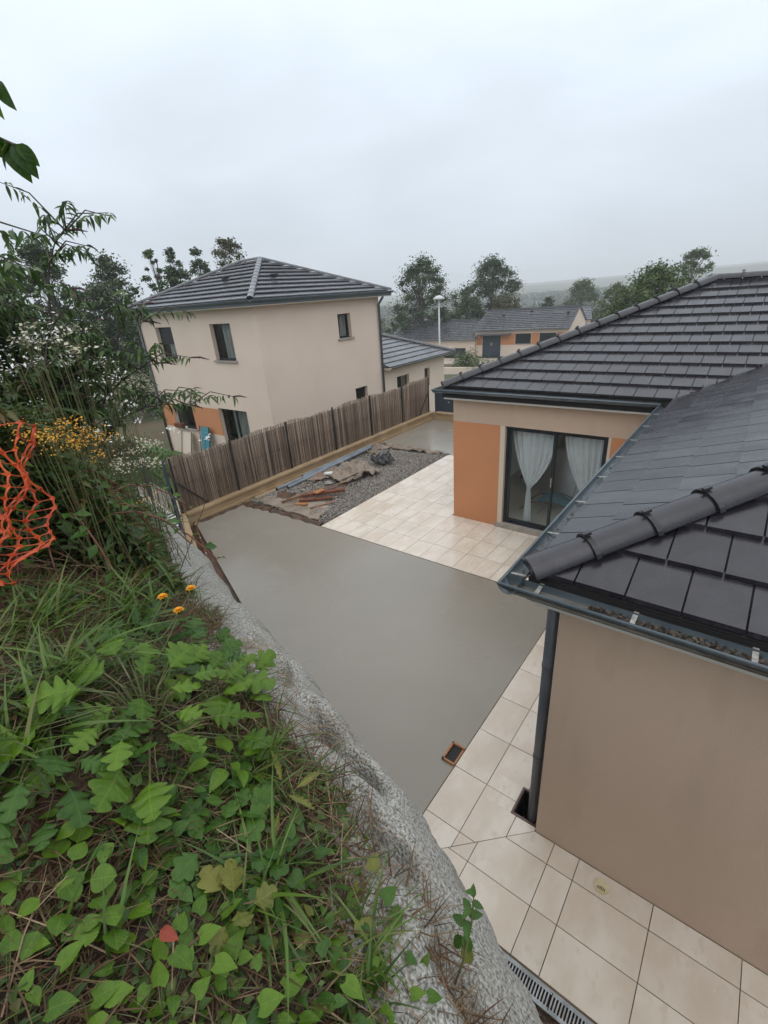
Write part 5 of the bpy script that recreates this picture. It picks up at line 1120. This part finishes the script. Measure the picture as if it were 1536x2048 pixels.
for i, (sq, lab, n_, mk) in enumerate(bind): P_('bindweed_plant', lab, sq, 'heart', int(n_*2), (.021, .040), .06, .12, mk, seed=20+i, alt='leafy' if i in (7, 10) else None)
P_('dandelion_plant', 'toothed leaf rosette under the hawkweed stems', (1.52, -.10), 'dand', 12, (.10, .16), .05, .08, 'leafd', seed=50)
P_('dock_plant', 'broad upright leaves beside the concrete in the middle', (.86, .04), 'ovate', 14, (.035, .06), .08, .06, 'leaf', seed=51)
P_('dock_plant', 'small dock plant near the upper crest', (2.1, -.05), 'ovate', 12, (.04, .06), .07, .08, 'leafd', seed=52)
P_('dock_plant', 'upright leafy weed at the left edge of the bank', (1.7, -.35), 'ovate', 16, (.035, .06), .10, .10, 'leafd', seed=53)
P_('sow_thistle', 'yellow green sprout by the dry edge of the concrete', (.76, .12), 'dand', 8, (.05, .08), .07, .05, 'leafy', seed=54)
rl = bank_pt(.58, -.15, .05); o = bpy.data.objects.new('red_leaf', LM[('ovate', 0, 'leafr')]); COL.objects.link(o); o.matrix_world = frame_to(rl, (.8, .2, .1), (.1, -.3, 1), .035); tag(o, 'single fallen red leaf among the bindweed', 'leaf')

# hawkweed flowers on long leaning stems
def hawkweed(head, base, lab, seed):
    r_ = random.Random(seed); T = empty('hawkweed', base, 0, label=lab, cat='flower'); h = Vector(head)-Vector(base); m = MB(); mid_ = h*.5+Vector((0, 0, -.03))
    m.tube([(0, 0, 0), mid_, h*.93+Vector((0, 0, -.012)), h], [.0022, .0018, .0016, .0016], 6); m.build('stem', M['stem'], T)
    d = (Vector((0, 0, 1))+h.normalized()*.4+Vector((.1, -.5, 0))*.5).normalized(); c = MB(); c.tube([h-d*.012, h-d*.004, h+d*.002], [.003, .007, .006], 8); c.build('calyx', M['leafd'], T)
    x = d.cross(Vector((1, 0, 0))).normalized(); y = d.cross(x); m = MB()
    for k in range(34):
        a = k*2.4; rr_ = .004+.015*(k/34)**.6; u_ = x*math.cos(a)+y*math.sin(a); w_ = d.cross(u_)*.0022; p = h+d*(.004); q = h+u_*rr_+d*(.014-.010*k/34)
        m.add([p-w_, p+w_, q+w_*1.2, q-w_*1.2], [(0, 1, 2, 3)])
    m.build('flower_head', M['flyy'], T)
hawkweed((-1.424, .533, 3.984), bank_pt(1.42, -.14), 'leftmost yellow hawkweed flower above the bank', 1)
hawkweed((-1.388, .616, 3.982), bank_pt(1.36, -.12), 'topmost yellow hawkweed flower leaning over the concrete', 2)
hawkweed((-1.328, .531, 3.968), bank_pt(1.30, -.10), 'lowest yellow hawkweed flower of the three', 3)
# nettle at the lip of the wall
nb_ = bank_pt(.36, .30); nt_ = empty('nettle', nb_, 0, label='single nettle standing at the lip of the sprayed concrete', cat='plant')
top_ = Vector((-.234, .478, 3.752))-nb_; m = MB(); pts = [Vector((0, 0, -.03)), top_*.35+Vector((.012, -.01, 0)), top_*.7+Vector((.008, 0, 0)), top_]; m.tube(pts, [.0028, .0025, .002, .0012], 6).build('stem', M['stem'], nt_)
rr_ = random.Random(4)
for k in range(13):
    t = .36+.64*k/12; p = top_*t; s = .036*(1.15-t)+.014; a = k*1.9; dz = -.9 if t < .6 else (.1 if t < .92 else .8)
    o = bpy.data.objects.new('leaf', LM[('nettle', 0, 'leafy' if t < .45 else 'leafd')]); link(o, nt_); o.matrix_local = frame_to(p, (math.cos(a), math.sin(a), dz), (0, -.3, 1), s)

# grasses: nobody could count them
def bank_arr(s, q, up=0): x, y = xy(s, q); return np.stack([x, y, bank_z(s, q)+up], 1)
def dens(s, q, sd, thr): return fbm(s*3.2, q*3.2, sd, 3) > thr
def on_soil(s, q): return (q-Q0-crest_off(s)) < -.20+.07*fbm(s*9, q*5, 91)-.11*np.clip((s-.5)/.8, 0, 1)
def gset(name, n, srange, qrange, tm, size, mt, thr, sd, tilt, lab, patch=True, cat='grass', up=0):
    s = rng.uniform(*srange, n); q = rng.uniform(*qrange, n); k = on_soil(s, q)
    if patch: k &= dens(s, q, sd, thr)
    s, q = s[k], q[k]; n = len(s)
    return tag(scatter(name, tm, bank_arr(s, q, up), rots(n, rng.uniform(*tilt, n)), rng.uniform(*size, n), mt), kind='stuff', label=lab, cat=cat)
B1 = leaf_tm(5, .028, .012, .75, 'blade'); B2 = leaf_tm(5, .022, .01, .35, 'blade'); B3 = leaf_tm(2, .016, .0, .25, 'blade'); SM = leaf_tm(2, .34, .12, .3, 'ovate')
gset('grass', 17000, (1.1, 4.5), (-1.6, .3), B1, (.035, .12), M['grass'], -.1, 61, (.3, 1.4), 'arching green grass on the upper bank')
gset('grass', 5000, (.2, 1.4), (-.7, .3), B2, (.03, .09), M['grass'], .3, 62, (.2, 1.2), 'short green grass between the foreground leaves')
gset('dry_grass', 26000, (.1, 2.2), (-.8, .34), B3, (.03, .11), M['grassd'], 0, 63, (-.15, .5), 'dead brown grass matting the soil', patch=False, up=.004)
gset('dry_grass', 16000, (1.6, 5), (-1.6, .34), B3, (.05, .15), M['grassd'], -.2, 64, (0, .9), 'dry grass on the far part of the bank')
gset('ground_cover', 11000, (.1, 3.2), (-1.0, .26), SM, (.010, .028), M['under_l'], -.35, 65, (-.2, .6), 'small leaved ground cover', cat='ground cover', up=.012)
gset('ground_cover', 7000, (.1, 3.0), (-.9, .26), leaf_tm(2, .34, .12, .3, 'ovate'), (.012, .030), mat('seedling_leaves', isl=((.05, .10, .012), (.08, .15, .015), (.11, .18, .03), (.13, .13, .03)), rough=.45, transl=.2), .05, 66, (-.2, .6), 'tiny bright seedlings on the soil', cat='ground cover', up=.015)
gset('lip_grass', 2600, (-.2, 9), (.15, .29), B2, (.04, .12), M['grassd'], -.4, 67, (.1, 1.3), 'dry tufts along the edge of the sprayed concrete', cat='grass')
gset('lip_grass', 1500, (.8, 9), (.13, .26), B1, (.05, .13), M['grass'], .0, 68, (.1, 1.3), 'green tufts along the edge of the sprayed concrete', cat='grass')
def tuft(lab, sq, n, L_, mk='grass', seed=1, spread=.03, tilt=(.5, 1.45), az=None):
    global rng
    keep = rng; rng = np.random.default_rng(seed); b = bank_pt(*sq); T = np.stack([rng.normal(0, spread, n), rng.normal(0, spread, n), np.full(n, -.005)], 1)
    A = rng.uniform(0, 6.28, n) if az is None else rng.normal(az, .7, n)
    o = scatter('grass_tuft', B1, T, rots(n, rng.uniform(*tilt, n), A), rng.uniform(.4, .85, n)*L_, M[mk]); o.location = b; rng = keep
    return tag(o, lab, 'grass tuft')
tuft('bright green grass tuft at the centre of the upper bank', (1.72, -.12), 150, .24, seed=1, spread=.06)
tuft('grass tuft at the left edge below the netting', (1.6, -.33), 120, .22, seed=2, spread=.06)
tuft('arching grass tuft left of the large hogweed', (1.2, -.27), 110, .24, seed=3, spread=.05)
tuft('long bladed tuft at the left edge in mid picture', (1.02, -.36), 50, .22, seed=4, spread=.04)
tuft('grass tuft against the concrete below the hogweed', (.85, .07), 120, .15, seed=5, spread=.03)
tuft('small grass tuft beside the sprayed concrete hollow', (1.16, .14), 90, .15, seed=6, spread=.03)
tuft('wet grass tuft right of the yellowing weed', (.60, .02), 60, .22, seed=7, spread=.03)
tuft('grass tuft at the lower lip near the nettle', (.44, .13), 70, .16, seed=8, spread=.03)
tuft('few broad upright blades at the lower left', (.60, -.26), 7, .19, seed=9, spread=.02, tilt=(1.0, 1.5))
tuft('drooping blades along the left edge low down', (.86, -.37), 18, .2, seed=10, spread=.03)
tuft('grass tuft near the upper crest', (2.4, .05), 120, .22, seed=11, spread=.07)
tuft('loose grass tuft beyond the upper crest', (3.1, -.05), 120, .25, seed=12, spread=.09)
tuft('grass tuft above the hawkweed flowers', (2.05, -.12), 110, .22, seed=13, spread=.07)
tuft('tuft just under the orange netting', (1.85, -.22), 90, .2, seed=14, spread=.05)
tuft('green clump on the crest where the fence starts', (5.2, .12), 140, .35, seed=15, spread=.15)
# dead twigs
def twigs(n, sr, qr, L_, r_, sd, lab):
    g_ = np.random.default_rng(sd); m = MB()
    for i in range(n):
        s, q = g_.uniform(*sr), g_.uniform(*qr); p = bank_pt(s, q, .012); a = g_.uniform(0, 6.28); l_ = g_.uniform(.4, 1)*L_; q2 = p+Vector((math.cos(a)*l_, math.sin(a)*l_, 0)); ss_ = q2.x*U[0]+q2.y*U[1]; qq = q2.x*Q[0]+q2.y*Q[1]
        q2.z = float(bank_z(ss_, qq))+.02+g_.uniform(0, .03); m.tube([p, p.lerp(q2, .5)+Vector((0, 0, .012)), q2], [r_, r_*.8, r_*.5], 4, cap=False)
    return tag(m.build('dead_stalks', mat('straw', isl=((.17, .10, .055), (.28, .19, .11), (.36, .26, .16), (.12, .055, .03)), rough=.7)), kind='stuff', label=lab, cat='stalks')
twigs(260, (.2, 2.4), (-.5, .30), .17, .0016, 5, 'dead stalks lying over the bank soil')
twigs(170, (.2, 1.7), (.12, .32), .15, .0012, 6, 'thin roots and stalks on the sprayed concrete edge')
# undergrowth mass to the left
def under(n, sr, qr, hmax, size, tm, mt, sd, nm='undergrowth', lab='tangled wild undergrowth covering the bank', hpow=.7, hf=None):
    g_ = np.random.default_rng(sd); s = g_.uniform(*sr, n); q = g_.uniform(*qr, n); k = (q-Q0) < -.3; s, q = s[k], q[k]; n = len(s)
    h = hf(s, q)*(1+.35*fbm(s*3, q*3, sd, 3)); up = h*g_.random(n)**hpow
    return tag(scatter(nm, tm, bank_arr(s, q, up), rots(n, g_.uniform(-.6, .9, n)), g_.uniform(*size, n), mt), kind='stuff', label=lab, cat='undergrowth')
LN = leaf_tm(3, .16, .1, .4, 'lance')
hfn = lambda s, q: .05+.55*np.clip((-q+.02)/.55, 0, 1)*np.clip((s-1.7)/.8, 0, 1)
under(20000, (2.2, 5.5), (-2.2, .15), 1, (.025, .06), SM, M['under_l'], 71, hf=hfn)
under(14000, (2.2, 5.5), (-2.2, .1), 1, (.05, .11), LN, M['under_l'], 72, hf=hfn, lab='narrow leaved wild stems among the undergrowth')
under(32000, (5.0, 12.5), (-3.5, .2), 1, (.05, .10), leaf_tm(2, .34, .12, .3, 'ovate'), M['under_l'], 73, hf=lambda s, q: .15+.7*np.clip((-q-.05)/1.0, 0, 1), lab='undergrowth behind the wire fence')
under(13000, (2.32, 3.8), (-.55, .12), 1, (.022, .05), SM, M['under_l'], 75, hf=lambda s, q: .12+.62*np.clip((-q+.10)/.35, 0, 1), lab='leafy weeds round the wild flowers')
under(6000, (2.32, 3.8), (-.5, .1), 1, (.05, .09), LN, M['under_l'], 76, hf=lambda s, q: .12+.66*np.clip((-q+.10)/.35, 0, 1), lab='narrow leaved weeds round the wild flowers')
under(5000, (1.8, 4.5), (-1.6, .1), 1, (.08, .2), B2, M['grassd'], 74, hf=hfn, lab='dry stems standing in the undergrowth')
# butterfly bushes
BL = leaf_tm(5, .125, .08, .45, 'lance')
def buddleia(lab, base, H, n_st, seed, tips=(), spread=1.0):
    r_ = np.random.default_rng(seed); T = empty('butterfly_bush', base, 0, label=lab, cat='shrub'); st = MB(); LP, LD, ends = [], [], []
    base = Vector(base); targets = [Vector(t)-base for t in tips]
    for i in range(n_st):
        a = r_.uniform(0, 6.28); targets.append(Vector((math.cos(a)*spread*r_.uniform(.2, 1), math.sin(a)*spread*r_.uniform(.2, 1), H*r_.uniform(.5, 1.02))))
    for t in targets:
        c = Vector((t.x*.25, t.y*.25, max(t.z, H*.55)*.95)); P0 = Vector((r_.normal(0, .06), r_.normal(0, .06), -.05)); pts = [P0*(1-u)**2+c*2*u*(1-u)+t*u*u for u in np.linspace(0, 1, 9)]
        st.tube(pts, [.016*(1-.85*k/8) for k in range(9)], 5, cap=False)
        for j in range(2, 9):
            p = pts[j]
            if j >= 3:
                for _ in range(3 if i >= len(tips) else 1):
                    d = Vector(r_.normal(size=3)); d.z = abs(d.z)*.5+.1; d.normalize(); l_ = r_.uniform(.25, .6)*min(1, H/2.4); q = p+d*l_; m_ = p.lerp(q, .5)+Vector((0, 0, .05)); q.z -= .05; st.tube([p, m_, q], [.006, .004, .002], 4, cap=False)
                    for u in np.linspace(.15, 1, 9):
                        w = p*(1-u)**2+m_*2*u*(1-u)+q*u*u
                        for sg in (0, 3.14): LP.append(w); LD.append((math.atan2(d.y, d.x)+1.2+sg+r_.normal(0, .5), r_.uniform(-1.0, .25)))
                    if r_.random() < .10: ends.append((q, d))
            LP.append(p); LD.append((r_.uniform(0, 6.28), r_.uniform(-1.0, .2)))
        ends.append((pts[-1], (pts[-1]-pts[-2]).normalized()))
    st.build('stems', M['bark'], T, smooth=True); n = len(LP); LD = np.array(LD)
    tag(scatter('leaves', BL, np.array([tuple(p) for p in LP]), rots(n, LD[:, 1], LD[:, 0], r_.normal(0, .5, n)), r_.uniform(.05, .10, n), M['budd'], T), kind='stuff')
    for (p, d) in ends[:60]:
        m = MB(); l_ = r_.uniform(.07, .15); dd_ = Vector((d.x, d.y, d.z*.4-.15)).normalized(); pts = [p, p+dd_*l_*.5, p+dd_*l_+Vector((0, 0, -.02))]; m.tube(pts, [.006, .008, .002], 6)
        for k in range(22):
            c = pts[0].lerp(pts[2], k/22); o_ = Vector(r_.normal(size=3)).normalized()*.009; m.add([c+o_, c+o_*1.3+Vector((.006, 0, .003)), c+o_*1.3+Vector((0, .006, -.003))], [(0, 1, 2)])
        m.build('flower_spike', M['spike'], T)
    return T
bp = lambda s, q: tuple(bank_pt(s, q))
buddleia('nearest butterfly bush with drooping dark flower spikes reaching over the pale house', bp(4.2, -.25), 1.75, 11, 1, tips=[(-3.62, 2.02, 4.15), (-3.70, 1.88, 4.50), (-3.70, 1.86, 4.8), (-3.66, 1.50, 5.36)], spread=.55)
buddleia('second butterfly bush standing left behind the nearest one', bp(4.6, -.75), 1.6, 12, 2, spread=.9)
buddleia('butterfly bush at the left edge of the picture', bp(3.7, -1.0), 1.25, 12, 3, tips=[(-2.5, .62, 5.12), (-2.6, .66, 5.02), (-2.9, .5, 5.12)], spread=.9)
buddleia('butterfly bush farther off beside the wire fence', bp(6.2, -.35), 1.9, 11, 4, spread=1.0)
buddleia('tall butterfly bush at the back left', bp(6.0, -1.6), 1.5, 12, 5, spread=1.2)
# flowers and seed heads
def flowers(nm, lab, c, ext, n, size, mt, base_sq, seed, stemn=14, tm=QUADLEAF):
    r_ = np.random.default_rng(seed); T = empty(nm, (0, 0, 0), 0, label=lab, cat='wild flower'); T.location = bank_pt(*base_sq); o_ = Vector(T.location); H_ = r_.normal(size=(stemn, 3))*np.array(ext)+np.array(c)
    k = r_.integers(0, stemn, n); P = H_[k]+r_.normal(size=(n, 3))*np.array([.028, .028, .012]); tag(scatter('flower_heads', tm, P-np.array(o_), rots(n), r_.uniform(.6, 1.3, n)*size, mt, T), kind='stuff'); m = MB()
    for h in H_: h = Vector(h)-o_; m.tube([(h.x*.6+r_.normal(0, .06), h.y*.6+r_.normal(0, .06), 0), (h.x*.85+r_.normal(0, .03), h.y*.85, h.z*.55), h], [.0025, .002, .001], 4, cap=False)
    m.build('stems', M['stem'], T); return T
flowers('white_flowering_plant', 'large cloud of white wild flowers above the orange netting', (-2.30, .66, 4.75), (.11, .10, .10), 230, .014, M['flw'], (2.35, -.15), 1, 15)
flowers('white_flowering_plant', 'smaller white flower sprays right of the large cloud', (-2.55, .98, 4.62), (.16, .12, .09), 150, .013, M['flw'], (2.75, -.02), 2, 10)
flowers('white_flowering_plant', 'few white umbels low in the bush shade', (-3.0, 1.22, 4.30), (.25, .14, .12), 120, .02, M['flw'], (3.2, .0), 3, 12)
flowers('cream_seed_plant', 'arching cream seed heads in front of the lawn', (-3.15, 1.30, 4.02), (.16, .12, .06), 420, .02, M['flwd'], (3.3, .05), 4, 22)
flowers('cream_seed_plant', 'pale seed heads above the white flowers', (-2.6, .86, 4.80), (.12, .08, .05), 200, .022, M['flwd'], (2.8, -.15), 5, 12)
flowers('yellow_flowering_plant', 'orange yellow flower cluster beside the orange netting', (-2.12, .56, 4.44), (.09, .08, .035), 620, .011, M['fly'], (2.15, -.18), 6, 16)
flowers('yellow_flowering_plant', 'small orange yellow cluster further right', (-2.35, .80, 4.36), (.06, .06, .04), 300, .012, M['fly'], (2.5, -.05), 7, 12)
flowers('yellow_flowering_plant', 'low orange yellow flowers near the crest grass', (-2.72, .93, 3.93), (.16, .08, .03), 200, .013, M['fly'], (2.9, -.02), 8, 14)
# bramble canes, reddish
g_ = np.random.default_rng(12); bt = empty('bramble', bank_pt(2.4, -.3), 0, label='reddish bramble canes arching through the netting', cat='shrub'); o_ = Vector(bt.location); m = MB(); LP = []; LA = []
for i in range(16):
    a = g_.uniform(0, 6.28); L_ = g_.uniform(.4, .95); e = Vector((math.cos(a)*L_, math.sin(a)*L_*.7, g_.uniform(.0, .25))); c = e*.5+Vector((0, 0, .55)); pts = [c*2*u*(1-u)+e*u*u for u in np.linspace(0, 1, 8)]; m.tube(pts, .0035, 5, cap=False)
    for u in np.linspace(.15, 1, 14): LP.append(tuple(c*2*u*(1-u)+e*u*u)); LA.append(a+g_.normal(0, 1))
m.build('canes', mat('red_brown_cane', (.16, .05, .03), .5), bt); n = len(LP)
tag(scatter('leaves', SM, np.array(LP), rots(n, g_.uniform(-.6, .6, n), np.array(LA)), g_.uniform(.035, .07, n), M['leafd'], bt), kind='stuff')
# overhanging leafy branch at the left edge
def branch(lab, pts, seed, n=9):
    r_ = np.random.default_rng(seed); T = empty('overhanging_branch', pts[0], 0, label=lab, cat='branch'); b0 = Vector(pts[0]); pts = [Vector(p)-b0 for p in pts]; MB().tube(pts, [.004]+[.0025]*(len(pts)-1), 5).build('twig', M['bark'], T)
    for k in range(n):
        t = .35+.65*k/(n-1); f_ = t*(len(pts)-1); i = min(int(f_), len(pts)-2); p = pts[i].lerp(pts[i+1], f_-i); o = bpy.data.objects.new('leaf', LM[('ovate', 0, 'leafd' if k % 3 else 'leaf')]); link(o, T)
        o.matrix_local = frame_to(p, (r_.normal(.3, .5), r_.normal(.2, .5), -1.0), (r_.normal(0, .5), -.8, .6), r_.uniform(.05, .075))
branch('leafy twig hanging into the sky at the left edge', [(-1.62, .36, 5.26), (-1.474, .476, 5.25), (-1.41, .511, 5.215), (-1.372, .513, 5.20)], 1, 9)
branch('higher leaf tips at the left edge of the sky', [(-1.56, .42, 5.36), (-1.47, .50, 5.34), (-1.431, .543, 5.325)], 2, 5)
# orange safety netting
NR = np.array([(-2.211, 0.63, 4.776), (-2.166, 0.559, 4.607), (-2.103, 0.511, 4.453), (-2.029, 0.489, 4.334), (-1.951, 0.474, 4.234), (-1.893, 0.406, 4.176), (-1.845, 0.333, 4.154), (-1.775, 0.236, 4.129)])
NL = np.array([(-2.062, 0.397, 4.877), (-2.019, 0.326, 4.707), (-1.964, 0.27, 4.584), (-1.9, 0.23, 4.476), (-1.832, 0.196, 4.387), (-1.785, 0.16, 4.281), (-1.726, 0.128, 4.196), (-1.649, 0.101, 4.136)])
net = empty('safety_netting', (0, 0, 0), label='torn orange plastic safety netting in the weeds at the left edge', cat='netting')
def npt(u, v):
    f_ = v*7; i = min(int(f_), 6); a = NL[i]*(1-(f_-i))+NL[i+1]*(f_-i); b = NR[i]*(1-(f_-i))+NR[i+1]*(f_-i); p = a+(b-a)*u
    w = .04*math.sin(9*v+7*u)+.025*math.sin(23*v-5*u); return Vector((p[0]+w, p[1]+w*.6, p[2]+.010*math.sin(17*u+5*v)))
nu, nv = 7, 20; m = MB(); rr_ = random.Random(3)
def ribbon(a, b, w0, wm, up):
    d = (b-a).normalized(); s_ = d.cross(up).normalized(); pts = [(0, w0), (.22, wm*1.3), (.5, wm), (.78, wm*1.3), (1, w0)]; V = []
    for t, w in pts: c = a.lerp(b, t)+up*(.006*math.sin(math.pi*t)); V += [c-s_*w, c+s_*w]
    m.add(V, [(2*i, 2*i+1, 2*i+3, 2*i+2) for i in range(4)])
for i in range(nu+1):
    for j in range(5, nv+1):
        off = .5/nu*(j % 2); u = min(1, i/nu+off*.0); v = j/nv; up = Vector((.55, -.75, .35)).normalized(); p = npt(u, v)
        if i < nu and rr_.random() > .06: ribbon(p, npt((i+1)/nu, v), .009, .0011, up)
        if j < nv and rr_.random() > .04: ribbon(p, npt(u, (j+1)/nv), .007, .0030, up)
o = m.build('mesh_strands', M['net'], net); sm_ = o.modifiers.new('t', 'SOLIDIFY'); sm_.thickness = .0015
tag(o, kind='stuff')
# haze
hz_ = MB().box((-2250, -2250, -30), (2250, 2250, 48)).build('haze', None); hz_.data.materials.clear()
hm = bpy.data.materials.new('mist'); hm.use_nodes = True; t = hm.node_tree; t.nodes.clear(); o_ = t.nodes.new('ShaderNodeOutputMaterial'); pv = t.nodes.new('ShaderNodeVolumePrincipled')
pv.inputs['Color'].default_value = (.93, .96, 1, 1); pv.inputs['Density'].default_value = .0009; pv.inputs['Anisotropy'].default_value = .2; t.links.new(pv.outputs[0], o_.inputs['Volume']); hz_.data.materials.append(hm)
tag(hz_, kind='stuff', label='rainy mist filling the air over the valley', cat='haze')
